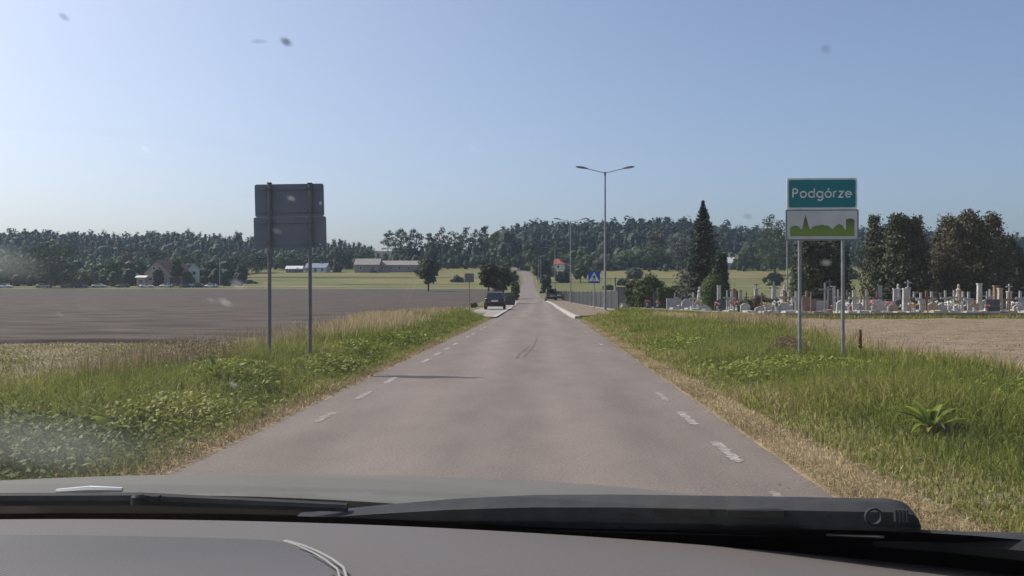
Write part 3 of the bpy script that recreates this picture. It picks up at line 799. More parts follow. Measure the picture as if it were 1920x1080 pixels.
# right of the road, far
G3 = 'trees by the road on the right hand hillside'
tr_uv('broadleaf_tree', 1017, 330, 473, 44, 'round', L_DARK, 'dark round tree on the right verge where the road climbs', G3, seed=60, dens=1.3, trunk=.0)
tr_uv('broadleaf_tree', 1001, 430, 452, 42, 'round', L_DARK, 'large dark round tree above the crest of the road', G3, seed=61, trunk=.0)
tr_uv('broadleaf_tree', 1045, 440, 450, 40, 'loose', L_DEC, 'green tree rising behind the red roofed house', G3, seed=62, trunk=.0)
tr_uv('shrub', 1023, 215, 512, 20, 'bush', L_DARK, 'dark shrub beside the far lamp posts', G3, seed=63)
tr_uv('shrub', 1056, 330, 507, 34, 'bush', L_DARK, 'low dark shrub in front of the red roofed house', G3, seed=64)
tr_uv('broadleaf_tree', 1100, 430, 478, 52, 'round', L_DEC, 'green tree left of the tall double lamp', G3, seed=65, trunk=.0)
tr_uv('broadleaf_tree', 1153, 420, 482, 56, 'bush', L_GREY, 'grey green rounded tree right of the tall double lamp', G3, seed=66)
tr_uv('broadleaf_tree', 1232, 440, 428, 32, 'round', L_RUST, 'brown rounded crown standing out against the dark pine wood', G3, seed=67, trunk=.3)
tr_uv('broadleaf_tree', 1222, 425, 452, 66, 'round', L_DEC, 'wide green tree under the brown rounded crown', G3, seed=68, trunk=.0)
tr_uv('broadleaf_tree', 1275, 420, 434, 60, 'round', L_GREY, 'tall grey green tree left of the spruce', G3, seed=69, trunk=.0, dens=1.2)
tr_uv('broadleaf_tree', 1180, 425, 470, 60, 'round', L_DEC, 'green tree above the grey wall at the cemetery corner', G3, seed=70, trunk=.0)
tr_uv('broadleaf_tree', 1452, 385, 400, 76, 'loose', L_DEC, 'tall green tree whose top shows left of the town sign', G3, seed=71, dens=1.5, trunk=.0)
tr_uv('broadleaf_tree', 1412, 420, 455, 50, 'round', L_DEC, 'green tree right of the pale roofed house', G3, seed=72, trunk=.0)
tr_uv('broadleaf_tree', 1380, 425, 482, 26, 'spruce', L_PINE, 'small dark spruce in front of the pale roofed house', G3, seed=73)
tr_uv('shrub', 1450, 300, 507, 40, 'bush', L_DARK, 'dark rounded shrub alone on the right hand meadow', seed=74, dens=1.2)
tr_uv('broadleaf_tree', 1620, 400, 458, 60, 'round', L_DARK, 'dark tree in the gap between the two wide thujas', G3, seed=75, trunk=.0)
for i, (u, Y, v, w, d) in enumerate(((1075, 400, 497, 34, 'between the red roofed house and the second lamp'), (1105, 395, 500, 40, 'behind the crossing sign and the tall lamp'), (1035, 380, 500, 22, 'at the left gable of the red roofed house'),
        (962, 330, 508, 20, 'left of the climbing road, above the roadside trees'), (985, 420, 497, 24, 'left of the crest of the road'), (858, 330, 516, 26, 'on the meadow right of the lone tree'), (1170, 300, 522, 30, 'on the meadow behind the dark fence'), (1140, 250, 533, 26, 'just behind the dark fence'), (1287, 330, 520, 30, 'on the meadow left of the spruce'), (1500, 330, 512, 36, 'on the meadow behind the left post of the town sign'), (1590, 360, 500, 44, 'on the meadow right of the town sign'), (700, 400, 505, 16, 'before the left end of the long barn'), (782, 402, 505, 14, 'before the right end of the long barn'))):
    tr_uv('shrub', u, Y, v, w, 'bush', [L_DARK, L_DEC, L_GREY][i % 3], 'bushy shrub ' + d, 'shrubs scattered over the far meadow', seed=200 + i)
for i, (u, Y, v, w, m, d) in enumerate(((1088, 330, 492, 34, L_DEC, 'between the second lamp and the crossing sign'), (1190, 340, 500, 40, L_GREY, 'on the meadow beyond the corner wall'), (972, 424, 474, 36, L_DEC, 'at the crest, left of the road'), (946, 418, 482, 34, L_DARK, 'above the grey green roadside tree'), (1062, 424, 476, 30, L_LIGHT, 'over the roof of the red roofed house'), (1128, 415, 480, 36, L_GREY, 'right of the tall double lamp, before the wood'))):
    tr_uv('broadleaf_tree', u, Y, v, w, 'round', m, 'leafy tree ' + d, G3, seed=230 + i, trunk=.04)
# cemetery trees
tr_uv('spruce_tree', 1318, 84, 385, 135, 'spruce', L_SPR, 'tall pointed spruce at the back of the cemetery', seed=80, dens=2.6, size=.15)
tr_uv('thuja', 1349, 80, 478, 34, 'thuja', L_DARK, 'narrow dark conifer pressed against the right side of the spruce', seed=81, dens=1.0, size=.12)
tr_uv('clipped_conifer', 1337, 62, 516, 47, 'clipped', L_CLIP, 'clipped dome shaped green conifer in front of the spruce', seed=82, size=.075)
tr_uv('round_bush', 1213, 78, 505, 64, 'bush', L_DEC, 'large round dark green bush by the grey wall', seed=83, dens=1.6, size=.10)
tr_uv('shrub', 1187, 82, 520, 36, 'bush', L_DEC, 'loose shrub on the left side of the large round bush', seed=84, size=.10)
tr_uv('shrub', 1264, 95, 527, 38, 'bush', L_DARK, 'low dark shrub between the round bush and the spruce', seed=85, size=.11)
tr_uv('shrub', 1427, 50, 551, 58, 'bush', L_RUST, 'brown shrub among the graves left of the town sign', seed=86, dens=1.3, size=.055)
tr_uv('shrub', 1398, 50, 560, 40, 'bush', L_DARK, 'dark low shrub beside the brown shrub in the cemetery', seed=87, size=.06)
tr_uv('thuja', 1535, 57, 448, 106, 'thuja', L_THU, 'wide dark thuja half hidden behind the town sign', 'wide thujas in the cemetery', seed=88, dens=1.9, size=.10)
tr_uv('thuja', 1685, 60, 405, 112, 'thuja', L_THU, 'wide dark thuja just right of the town sign', 'wide thujas in the cemetery', seed=89, dens=2.2, size=.10)
tr_uv('thuja', 1815, 61, 402, 128, 'thuja', L_THUB, 'tallest rusty topped thuja at the right of the cemetery', 'wide thujas in the cemetery', seed=90, dens=2.2, size=.10)
tr_uv('thuja', 1888, 66, 447, 90, 'thuja', L_THU, 'lower thuja at the right edge of the picture', 'wide thujas in the cemetery', seed=91, dens=1.7, size=.10)
tr_uv('thuja', 1772, 72, 438, 60, 'thuja', L_THUB, 'slimmer thuja on the left flank of the tallest rusty thuja', 'wide thujas in the cemetery', seed=92, dens=1.2, size=.11)
def box_hedge(u, Y, v0, wpx, label):
    x = float(ux(u, Y)); z = gz(x, Y); h = CAMH + (V0 - v0) / FPX * Y - z; w = wpx / FPX * Y
    rg = np.random.default_rng(5); n = 2600
    P = rg.uniform(-.5, .5, (n, 3)); ax = rg.integers(0, 3, n); sg = np.sign(rg.normal(0, 1, n)); P[np.arange(n), ax] = sg * .5 * rg.uniform(.93, 1.04, n)
    N_ = np.zeros((n, 3)); N_[np.arange(n), ax] = sg
    P = P * np.array([w, 1.0, h]) + np.array([0, 0, h / 2])
    V, F = leaf_quads(rg, P, N_, .075)
    o = empty('clipped_hedge', (x, Y, z)); tag(o, label, 'hedge')
    link('foliage', npmesh('foliage', V, F, L_CLIP, rnd=np.repeat(np.clip(rg.normal(.4, .15, n), 0, 1), 4)), o)
    MB().box((0, 0, h * .45), (w * .8, .7, h * .8)).build('stem_mass', M['bark'], o)
box_hedge(1247, 70, 540, 28, 'small square clipped hedge right of the large round bush')

# ---------------------------------------------------------------- roadside signs
def rrect(w, h, r, n=5):
    p = []
    for cx, cy, a0 in ((w / 2 - r, h / 2 - r, 0), (-w / 2 + r, h / 2 - r, 90), (-w / 2 + r, -h / 2 + r, 180), (w / 2 - r, -h / 2 + r, 270)):
        for k in range(n + 1):
            a = R(a0 + 90 * k / n); p.append((cx + r * math.cos(a), cy + r * math.sin(a)))
    return p
def shift(poly, x, z): return [(a + x, b + z) for a, b in poly]

# strokes of the place name, unit = x-height
def arc(cx, cy, r, a0, a1, n=14, ry=None):
    return [(cx + r * math.cos(R(a0 + (a1 - a0) * i / n)), cy + (ry or r) * math.sin(R(a0 + (a1 - a0) * i / n))) for i in range(n + 1)]
GLYPH = {
    'P': (.86, [[(0, 0), (0, 1.42)], [(0, 1.42), (.38, 1.42)] + arc(.38, 1.06, .36, 90, -90) + [(0, .70)]]),
    'o': (1.0, [arc(.48, .5, .48, 0, 360, 24)]),
    'd': (1.0, [arc(.46, .5, .46, 0, 360, 24), [(.92, 0), (.92, 1.48)]]),
    'g': (1.0, [arc(.46, .5, .46, 0, 360, 24), [(.92, 1), (.92, -.10)] + arc(.50, -.10, .42, 0, -150, 12, .40)]),
    'ó': (1.0, [arc(.48, .5, .48, 0, 360, 24), [(.42, 1.22), (.62, 1.50)]]),
    'r': (.50, [[(0, 0), (0, 1)], [(0, .62)] + arc(.36, .62, .34, 170, 70, 8, .36)]),
    'z': (.72, [[(0, .97), (.68, .97), (.0, .03), (.70, .03)]]),
    'e': (.96, [[(.02, .52), (.92, .52)] + arc(.47, .5, .46, 2, 318, 22)]),
}
def stroke(mb, pts, w, S, x0, z0, y):
    """flat letter stroke with round ends and joins, 2 mm proud"""
    pts = [Vector((x0 + p[0] * S, z0 + p[1] * S)) for p in pts]
    L_, R_ = [], []
    for i, p in enumerate(pts):
        d = (pts[min(i + 1, len(pts) - 1)] - pts[max(i - 1, 0)]).normalized()
        if 0 < i < len(pts) - 1:
            d1 = (p - pts[i - 1]).normalized(); d2 = (pts[i + 1] - p).normalized(); n = Vector((-(d1 + d2).y, (d1 + d2).x))
            n = n.normalized() if n.length > 1e-5 else Vector((-d.y, d.x))
            c = max(.45, n.dot(Vector((-d1.y, d1.x)))); k = w / 2 / c
        else: n = Vector((-d.y, d.x)); k = w / 2
        L_.append(p + n * k); R_.append(p - n * k)
    v = []; f = []
    for a, b in zip(L_, R_): v += [(a.x, y, a.y), (b.x, y, b.y), (a.x, y + .0025, a.y), (b.x, y + .0025, b.y)]
    for i in range(len(pts) - 1):
        q = 4 * i; f += [(q, q + 1, q + 5, q + 4), (q, q + 4, q + 6, q + 2), (q + 1, q + 3, q + 7, q + 5)]
    f += [(0, 2, 3, 1), (4 * len(pts) - 4, 4 * len(pts) - 3, 4 * len(pts) - 1, 4 * len(pts) - 2)]
    mb.add(v, f)

def skyline_mat():
    m = bpy.data.materials.new('skyline_print'); m.use_nodes = True
    N = m.node_tree.nodes; L = m.node_tree.links; b = N['Principled BSDF']; b.inputs['Roughness'].default_value = .5
    tc = N.new('ShaderNodeTexCoord'); sp = N.new('ShaderNodeSeparateXYZ'); r = N.new('ShaderNodeValToRGB')
    L.new(tc.outputs['Generated'], sp.inputs[0]); L.new(sp.outputs['Z'], r.inputs[0]); L.new(r.outputs[0], b.inputs['Base Color'])
    r.color_ramp.elements[0].position = .02; r.color_ramp.elements[0].color = (.20, .27, .03, 1)
    r.color_ramp.elements[1].position = .8; r.color_ramp.elements[1].color = (.045, .08, .02, 1)
    e = r.color_ramp.elements.new(.3); e.color = (.17, .26, .025, 1)
    return m
M['skyprint'] = skyline_mat()

def town_sign(x, y, rz, label):
    s = empty('town_sign', (x, y, gz(x, y)), rz); tag(s, label, 'road sign')
    H1 = 2.01            # bottoms of upper / lower board above the ground
    w1, h1, w2, h2 = 1.12, .50, 1.165, .505
    zl = H1 + h2 / 2; zu = H1 + h2 + .004 + h1 / 2
    for px in (-.345, .345):
        MB().tube([(px, .045, -.4), (px, .045, H1 + h2 + h1 - .03)], .030, 12).build('post', M['galv'], s, True)
    f = MB().prism(shift(rrect(w1, h1, .035), 0, zu), 'y', -.008, .008).build('name_board', M['white'], s)
    t = MB().prism(shift(rrect(w1 - .055, h1 - .055, .03), 0, zu), 'y', -.011, -.0085).build('green_field', M['teal'], f)
    lt = MB(); S = .155; word = 'Podgórze'; gap = .37
    tw = sum(GLYPH[c][0] for c in word) + gap * (len(word) - 1); k = .93 / (tw * S)
    xx = -.465
    for c in word:
        for st in GLYPH[c][1]: stroke(lt, st, .0235, S * k * 1.0, xx, zu - .062, -.0145)
        xx += (GLYPH[c][0] + gap) * S * k
    lt.build('lettering', M['white'], f)
    g = MB().prism(shift(rrect(w2, h2, .03), 0, zl), 'y', -.008, .008).build('skyline_board', M['board_edge'], s)
    MB().prism(shift(rrect(w2 - .05, h2 - .05, .025), 0, zl), 'y', -.011, -.0085).build('white_field', M['boardwhite'], g)
    def pt(px, py): return ((px - 289) / 390 * w2, zl - (py - 318) / 165 * h2)
    sk_ = [(118, 378), (118, 330), (130, 325), (147, 320), (165, 327), (172, 336), (178, 345), (183, 335), (190, 305), (200, 264), (212, 305), (220, 335), (226, 342), (238, 328), (255, 322), (275, 320), (290, 316), (305, 322), (322, 322), (338, 336), (348, 340), (358, 326), (380, 312), (402, 326), (407, 342), (416, 342), (416, 290), (440, 284), (460, 290), (460, 378)]
    MB().prism([pt(*p) for p in sk_], 'y', -.0135, -.0115).build('skyline', M['skyprint'], g)
    # rails and clamps on the back
    for zz in (zl - .16, zl + .16, zu - .16, zu + .16):
        MB().box((0, .022, zz), (w1 * .93, .018, .035)).build('back_rail', M['galv'], s)
        for px in (-.345, .345): MB().box((px, .045, zz), (.085, .074, .03)).build('clamp', M['galv'], s)
    return s
M['board_edge'] = mat('board_edge_grey', (.22, .22, .22), .5)
M['boardwhite'] = mat('board_offwhite', (.66, .64, .62), .45, (.56, .54, .53), 3)
town_sign(4.51, 15.0, R(-3), 'two stacked boards on grey posts, green name board over a town skyline, right verge')

M['postdark'] = mat('post_dark_steel', (.13, .135, .15), .65, (.17, .175, .19), 8, metal=.2)
def sign_back(x, y, rz):
    s = empty('town_sign', (x, y, gz(x, y)), rz); tag(s, 'dark back of two stacked boards on two posts in the left verge', 'road sign')
    H1 = 1.89; w1, h1, w2, h2 = 1.10, .528, 1.155, .505
    zl = H1 + h2 / 2; zu = H1 + h2 + .002 + h1 / 2
    for px in (-.315, .33):
        MB().tube([(px, -.045, -.4), (px, -.045, H1 + h2 + h1 - .0)], .030, 12).build('post', M['postdark'], s, True)
        MB().box((px, -.045, H1 + h2 + h1 + .008), (.07, .07, .018)).build('post_cap', M['black'], s)
    u = MB().prism(shift(rrect(w1, h1, .035), 0, zu), 'y', -.008, .008).build('upper_board', M['signback'], s)
    MB().prism(shift(rrect(w1 - .055, h1 - .055, .03), 0, zu), 'y', .0085, .011).build('front_sheet', M['boardwhite'], u)
    l = MB().prism(shift(rrect(w2, h2, .03), 0, zl), 'y', -.008, .008).build('lower_board', M['signback'], s)
    MB().prism(shift(rrect(w2 - .055, h2 - .055, .03), 0, zl), 'y', .0085, .011).build('front_sheet', M['boardwhite'], l)
    MB().box((w1 / 2 - .055, -.0095, zu - .055), (.035, .003, .05)).build('sticker', M['white'], u)
    MB().box((w2 / 2 - .10, -.0095, zl - .185), (.035, .003, .05)).build('sticker', M['white'], l)
    for zz in (zl - .17, zl + .17, zu - .18, zu + .19):
        MB().box((0, -.016, zz), (w1 * .9, .016, .04)).build('back_rail', M['signback'], s)
        for px in (-.315, .33): MB().box((px, -.045, zz), (.085, .074, .03)).build('clamp', M['postdark'], s)
    return s
back = sign_back(-4.09, 15.0, R(3))
for ch in back.children:
    if ch.name.split('.')[0] not in ('post', 'post_cap'): ch.rotation_euler = (0, R(-1.3), 0); ch.location = (2.4 * math.sin(R(1.3)), 0, 0)

def crossing_sign(u, Y, vb):
    x = float(ux(u, Y)); s = empty('crossing_sign', (x, Y, gz(x, Y))); tag(s, 'blue square pedestrian crossing sign beside the tall double lamp', 'road sign')
    zc = CAMH + (V0 - 520) / FPX * Y - gz(x, Y); a = .88
    MB().tube([(0, .04, -.3), (0, .04, zc + .4)], .035, 10).build('post', M['pole'], s, True)
    p = MB().prism(shift(rrect(a, a, .06), 0, zc), 'y', -.008, .008).build('plate', M['blue'], s)
    MB().prism([(-.40, zc - .30), (.40, zc - .30), (0, zc + .40)], 'y', -.0115, -.0085).build('white_triangle', M['white'], p)
    b = MB()
    def P(q): return [(i * .62, zc - .05 + j * .62) for i, j in q]
    for q in ([(-.05, .30), (.05, .30), (.06, .38), (-.05, .38)], [(-.10, .27), (.06, .27), (.09, .02), (-.07, .02)], [(-.07, .02), (.03, .02), (-.14, -.30), (-.22, -.30)],
              [(0, .02), (.09, .02), (.22, -.28), (.13, -.30)], [(.06, .25), (.20, .08), (.16, .05), (.05, .17)], [(-.09, .25), (-.22, .08), (-.18, .05), (-.06, .16)]):
        b.prism(P(q), 'y', -.0145, -.0117)
    for i in range(5): b.prism(P([(-.46 + i * .2, -.40), (-.36 + i * .2, -.40), (-.34 + i * .2, -.33), (-.42 + i * .2, -.33)]), 'y', -.0145, -.0117)
    b.build('walking_figure', M['black'], p)
    MB().box((0, .02, zc), (.5, .03, .04)).build('back_rail', M['galv'], s)
crossing_sign(1114, 70, 582)

def small_sign(u, Y):
    x = float(ux(u, Y)); s = empty('small_sign', (x, Y, gz(x, Y))); tag(s, 'small square grey sign seen from behind on a thin rusty post', 'road sign')
    zc = CAMH + (V0 - 521) / FPX * Y - gz(x, Y)
    MB().tube([(0, -.03, -.3), (0, -.03, zc + .25)], .03, 10).build('post', M['rustpost'], s, True)
    MB().prism(shift(rrect(.62, .60, .05), 0, zc), 'y', -.006, .006).build('plate', M['signback'], s)
    for zz in (-.15, .15): MB().box((0, -.02, zc + zz), (.4, .02, .04)).build('back_rail', M['galv'], s)
M['rustpost'] = mat('rusty_post', (.20, .12, .085), .8, (.28, .22, .19), 6)
small_sign(880, 62)

# ---------------------------------------------------------------- street lamps, poles
def lamp(u, Y, vtop, label, arms=True, span=2.15):
    x = float(ux(u, Y)); z = gz(x, Y); H = CAMH + (V0 - vtop) / FPX * Y - z
    s = empty('street_lamp', (x, Y, z)); tag(s, label, 'street lamp', 'street lamps along the right of the road')
    MB().tube([(0, 0, -.3), (0, 0, 1.3), (0, 0, H)], [.10, .095, .055], 12).build('pole', M['pole'], s, True)
    MB().box((0, -.10, .75), (.09, .025, .34)).build('access_door', M['lampgrey'], s)
    MB().lathe([(.17, -.02), (.17, .04), (.12, .06)]).build('base_flange', M['lampgrey'], s)
    MB().lathe([(.07, H - .25), (.075, H + .06), (.03, H + .09)], n=10).build('pole_cap', M['lampgrey'], s, True)
    for sg in (-1, 1) if arms else (-1,):
        MB().tube([(0, 0, H - .02), (sg * span * .62, 0, H + .30)], .03, 8).build('arm', M['pole'], s, True)
        hd = []
        for t, wd, hh in ((0, .05, .05), (.12, .10, .08), (.45, .15, .11), (.8, .14, .09), (1, .07, .04)):
            px = sg * (span * .60 + t * .92); pz = H + .29 + t * .16
            hd.append([(px, -wd, pz), (px, -wd * .7, pz + hh), (px, wd * .7, pz + hh), (px, wd, pz), (px, wd * .6, pz - hh * .35), (px, -wd * .6, pz - hh * .35)])
        h = MB().loft(hd).build('lamp_head', M['lampgrey'], s, True)
        g = MB(); x0 = sg * (span * .60 + .45); x1 = sg * (span * .60 + .85)
        g.add([(x0, -.085, H + .314), (x1, -.075, H + .39), (x1, .075, H + .39), (x0, .085, H + .314)], [(0, 1, 2, 3)])
        g.build('lamp_glass', M['lampglass'], h)
    return s
lamp(1134.5, 70, 324, 'tall double armed street lamp nearest the camera, beside the crossing sign')
lamp(1070, 120, 416, 'second double armed street lamp, rising out of the dark fence')
lamp(1040.5, 200, 468, 'third street lamp, left of the red roofed house')
lamp(1014, 290, 480, 'fourth street lamp, right of a close pair far up the road')
lamp(1010, 305, 482, 'farthest street lamp, left of a close pair far up the road')
def pole(u, Y, vtop, r, name, label, m='pole', cross=False):
    x = float(ux(u, Y)); z = gz(x, Y); H = CAMH + (V0 - vtop) / FPX * Y - z
    s = empty(name, (x, Y, z)); tag(s, label, 'pole')
    MB().tube([(0, 0, -.3), (0, 0, H)], [r, r * .7], 10).build('shaft', M[m], s, True)
    b = MB().tube([(-.5, 0, H - .25), (.5, 0, H - .25)], .05, 6).build('crossarm', M[m], s)
    for k in (-.42, .42): MB().lathe([(.04, 0), (.06, .06), (.035, .16)], (k, 0, H - .21), 8).build('insulator', M['white'], b)
pole(412, 285, 484, .14, 'utility_pole', 'pale grey pole standing among the parked cars at the far left')
pole(1476, 92, 436, .09, 'utility_pole', 'thin grey pole in the cemetery just left of the town sign')

# ---------------------------------------------------------------- dark panel fence along the footpath
def fence():
    ys_ = [72.0, 76, 80, 84.5, 89, 94, 99, 104.5, 110, 116, 122, 128, 134, 140]
    def fx(y): return float(np.interp(y, [72, 80, 100, 120, 140], [5.85, 5.45, 4.70, 4.0, 3.1]))
    s = empty('panel_fence', (fx(72), 72, gz(fx(72), 72))); tag(s, 'dark grey panel fence running beside the footpath on the right', 'fence')
    o = Vector(s.location)
    def L_(y, z): return Vector((fx(y), y, gz(fx(y), y) + z)) - o
    for y in ys_: 
        p = L_(y, 0); MB().box(p + Vector((0, 0, .78)), (.09, .09, 1.64)).build('post', M['fence'], s)
    for a, b in zip(ys_[:-1], ys_[1:]):
        mb = MB(); n = int((b - a) / .17)
        for i in range(n):
            y = a + .1 + (b - a - .2) * (i + .5) / n; p = L_(y, 0); hh = 1.42
            mb.box(p + Vector((0, 0, .10 + hh / 2)), (.025, .13, hh))
        mb.build('slat_panel', M['fence'], s)
        for zz in (.32, 1.25):
            p, q = L_(a, zz), L_(b, zz); MB().tube([p + Vector((.035, 0, 0)), q + Vector((.035, 0, 0))], .022, 5).build('rail', M['fence'], s)
        k = MB(); p, q = L_(a, 0), L_(b, 0)
        k.add([p + Vector((-.06, .04, -.1)), p + Vector((.06, .04, -.1)), q + Vector((.06, -.04, -.1)), q + Vector((-.06, -.04, -.1)), p + Vector((-.06, .04, .09)), p + Vector((.06, .04, .09)), q + Vector((.06, -.04, .09)), q + Vector((-.06, -.04, .09))],
              [(0, 3, 2, 1), (4, 5, 6, 7), (0, 1, 5, 4), (1, 2, 6, 5), (2, 3, 7, 6), (3, 0, 4, 7)])
        k.build('base_board', M['conc'], s)
fence()

# grey wall slab at the cemetery corner with a white gate post
def corner_wall():
    x = float(ux(1165, 86)); s = empty('corner_wall', (x, 86, gz(x, 86))); tag(s, 'plain grey wall slab with a white post at the cemetery corner', 'wall')
    MB().box((.15, 0, .95), (1.25, .25, 1.9)).build('slab', M['conc'], s)
    MB().box((.15, 0, 1.93), (1.35, .33, .07)).build('coping', M['concdark'], s)
    MB().box((-.62, -.05, 1.0), (.16, .16, 2.0)).build('white_post', M['white'], s)
    MB().box((-.55, .05, 1.9), (.10, .10, 1.9)).build('dark_post', M['fence'], s)
corner_wall()

# ---------------------------------------------------------------- cars
_paint = {}
def paint(col):
    if col not in _paint:
        _paint[col] = mat('car_paint_%d' % len(_paint), col, .32, metal=.25, spec=.5, coat=.6)
    return _paint[col]

def body_rings(st):
    """st: (y, half width, z sill, z shoulder, z top, top half width); a rounded section per station"""
    out = []
    for (y, w, z0, z1, z2, wt) in st:
        half = [(0, z0), (w * .86, z0), (w * .96, z0 + .06), (w, z0 + (z1 - z0) * .5), (w * .985, z1), (wt, z2 - .03), (wt * .93, z2), (0, z2 + .012)]
        ring = [(p, y, z) for p, z in half] + [(-p, y, z) for p, z in reversed(half[1:-1])]
        out.append(ring)
    return out

def car(name, label, col, style='hatch', group=None, tailgate_open=False):
    """front towards +y, origin on the ground under the middle"""
    s = empty(name); tag(s, label, 'car', group)
    pm = paint(col); W = .845
    if style == 'sedan':
        L2, belt = 2.2, .90
        low = [(-2.16, W * .86, .34, .78, .90, .66), (-2.10, W * .95, .27, .86, .97, .70), (-1.60, W, .24, .88, .98, .74), (-.9, W, .22, .88, .94, .78), (.9, W, .22, .86, .93, .78), (1.15, W, .22, .84, .92, .74), (1.9, W * .97, .24, .70, .80, .66), (2.16, W * .84, .32, .58, .66, .58)]
        cab = [(-1.62, .68, .95), (-1.0, .58, 1.39), (-.2, .59, 1.44), (.35, .58, 1.41), (1.15, .68, .91)]
    elif style == 'van':
        L2, belt = 2.2, 1.0
        low = [(-2.12, W * .94, .32, .96, 1.04, .74), (-2.06, W * .98, .27, .98, 1.06, .78), (-.9, W, .22, .98, 1.06, .80), (.9, W, .22, .95, 1.03, .79), (1.3, W, .22, .90, .98, .74), (1.95, W * .96, .24, .74, .86, .66), (2.14, W * .84, .32, .60, .70, .58)]
        cab = [(-2.08, .74, 1.05), (-1.92, .68, 1.72), (-.2, .68, 1.80), (.45, .66, 1.74), (1.3, .70, .98)]
    else:
        L2, belt = 2.0, .92
        low = [(-1.98, W * .90, .34, .82, .92, .70), (-1.92, W * .96, .27, .86, .95, .73), (-.9, W, .22, .88, .95, .78), (.8, W, .22, .86, .94, .78), (1.1, W, .22, .83, .92, .73), (1.75, W * .96, .24, .70, .80, .66), (1.98, W * .84, .32, .58, .66, .58)]
        cab = [(-1.90, .70, .94), (-1.50, .585, 1.38), (-.2, .60, 1.45), (.35, .585, 1.41), (1.1, .68, .92)]
    MB().loft(body_rings(low)).build('body', pm, s, True)
    # cabin: pillars + roof in paint, glass panes proud by a few mm
    if not tailgate_open:
        MB().loft([[(-w, y, z) , (w, y, z), (w, y, z - .03) if i in (0, len(cab) - 1) else (w + .09 * (1 if z > 1.2 else 0), y, .92), (-w, y, z - .03) if i in (0, len(cab) - 1) else (-w - .09 * (1 if z > 1.2 else 0), y, .92)] for i, (y, w, z) in enumerate(cab)]).build('cabin', pm, s, True)
    else:
        b = MB()
        b.loft([[(-w, y, z), (w, y, z), (w, y, z - .06), (-w, y, z - .06)] for (y, w, z) in cab[1:4]])
        for sg in (-1, 1):
            for (p, q) in ((cab[0], cab[1]), (cab[4], cab[3])):
                b.tube([(sg * p[1], p[0], p[2] - .02), (sg * q[1], q[0], q[2] - .03)], .045, 6)
            b.tube([(sg * .76, -.15, .95), (sg * .66, -.2, 1.7)], .05, 6)
        b.build('cabin', pm, s, True)
    def lerp(a, b, t): return tuple(a[i] + (b[i] - a[i]) * t for i in range(3))
    r0, r1, f1, f0 = cab[0], cab[1], cab[-2], cab[-1]
    def endpane(a, b, nm, off):
        y0, w0, z0 = lerp(a, b, .10); y1, w1, z1 = lerp(a, b, .90); n = 1 if off > 0 else -1
        dy = (b[2] - a[2]); 
        v = [(-w0 * .9, y0 + off, z0 + .012), (w0 * .9, y0 + off, z0 + .012), (w1 * .88, y1 + off, z1 + .012), (-w1 * .88, y1 + off, z1 + .012)]
        v += [(a_, b_ - off * .8, c_ - .01) for a_, b_, c_ in v]
        MB().add(v, [(0, 1, 2, 3), (4, 7, 6, 5), (0, 4, 5, 1), (1, 5, 6, 2), (2, 6, 7, 3), (3, 7, 4, 0)]).build(nm, M['carglass'], s)
    endpane(f0, f1, 'windscreen', .02)
    if not tailgate_open: endpane(r0, r1, 'rear_window', -.02)
    for sg in (-1, 1):
        def sp(y, z):
            zt = float(np.interp(y, [c[0] for c in cab], [c[2] for c in cab])); wt = float(np.interp(y, [c[0] for c in cab], [c[1] for c in cab]))
            t = min(max((z - .92) / max(zt - .92, .05), 0), 1)
            return (sg * ((wt + .09) * (1 - t) + wt * t + .012), y, z)
        zt = cab[2][2] - .10
        ymid = (cab[1][0] + cab[-2][0]) / 2
        for (ya, yb, yc, yd) in ((ymid + .05, f0[0] - .25, f1[0] + .02, ymid + .05), (r1[0] - .12, ymid - .05, ymid - .05, r1[0] + .12)):
            v = [sp(ya, .97), sp(yb, .97), sp(yc, zt), sp(yd, zt)]
            v += [(p[0] - sg * .02, p[1], p[2]) for p in v]
            MB().add(v, [(0, 1, 2, 3), (7, 6, 5, 4), (0, 4, 5, 1), (1, 5, 6, 2), (2, 6, 7, 3), (3, 7, 4, 0)]).build('side_window', M['carglass'], s)
        MB().lathe([(0, -.05), (.05, -.05), (.09, 0), (.08, .05), (0, .06)], (sg * .86, f0[0] - .32, .99), 8, 'x').build('mirror', pm, s, True)
        for yy in (ymid - .35, ymid + .75): MB().box((sg * .835, yy, .80), (.03, .16, .03)).build('door_handle', M['black'], s)
        for yy in (-L2 * .62, L2 * .64):
            arch = MB().lathe([(.36, -.01), (.36, .02), (.31, .02)], (sg * W * .985, yy, .31), 18, 'x').build('wheel_arch', M['black'], s)
            t = MB().lathe([(.18, -.09), (.27, -.10), (.305, -.07), (.305, .07), (.27, .10), (.18, .09)], (sg * (W - .08), yy, .30), 18, 'x').build('wheel', M['rubber'], s, True)
            MB().lathe([(.0, .0), (.06, .02), (.10, .0), (.185, .015), (.19, -.03), (.0, -.03)], (sg * (W + .01), yy, .30), 14, 'x').build('rim', M['rim'], t)
        yb, yf = low[0][0], low[-1][0]
        if style == 'van': MB().box((sg * .72, yb - .005, .98), (.13, .06, .42)).build('tail_light', M['taillight'], s)
        else: MB().box((sg * .62, yb + .005, .80), (.24, .06, .15)).build('tail_light', M['taillight'], s)
        MB().box((sg * .60, yf - .10, .62), (.30, .14, .14)).build('headlight', M['headlight'], s)
    MB().box((0, low[0][0] - .02, .44), (1.52, .12, .20)).build('rear_bumper', M['black'] if style != 'sedan' else pm, s, False, .03)
    MB().box((0, low[-1][0] + .0, .40), (1.46, .12, .20)).build('front_bumper', pm, s, False, .03)
    MB().box((0, low[0][0] - .018, .70), (.54, .02, .125)).build('number_plate', M['plate'], s)
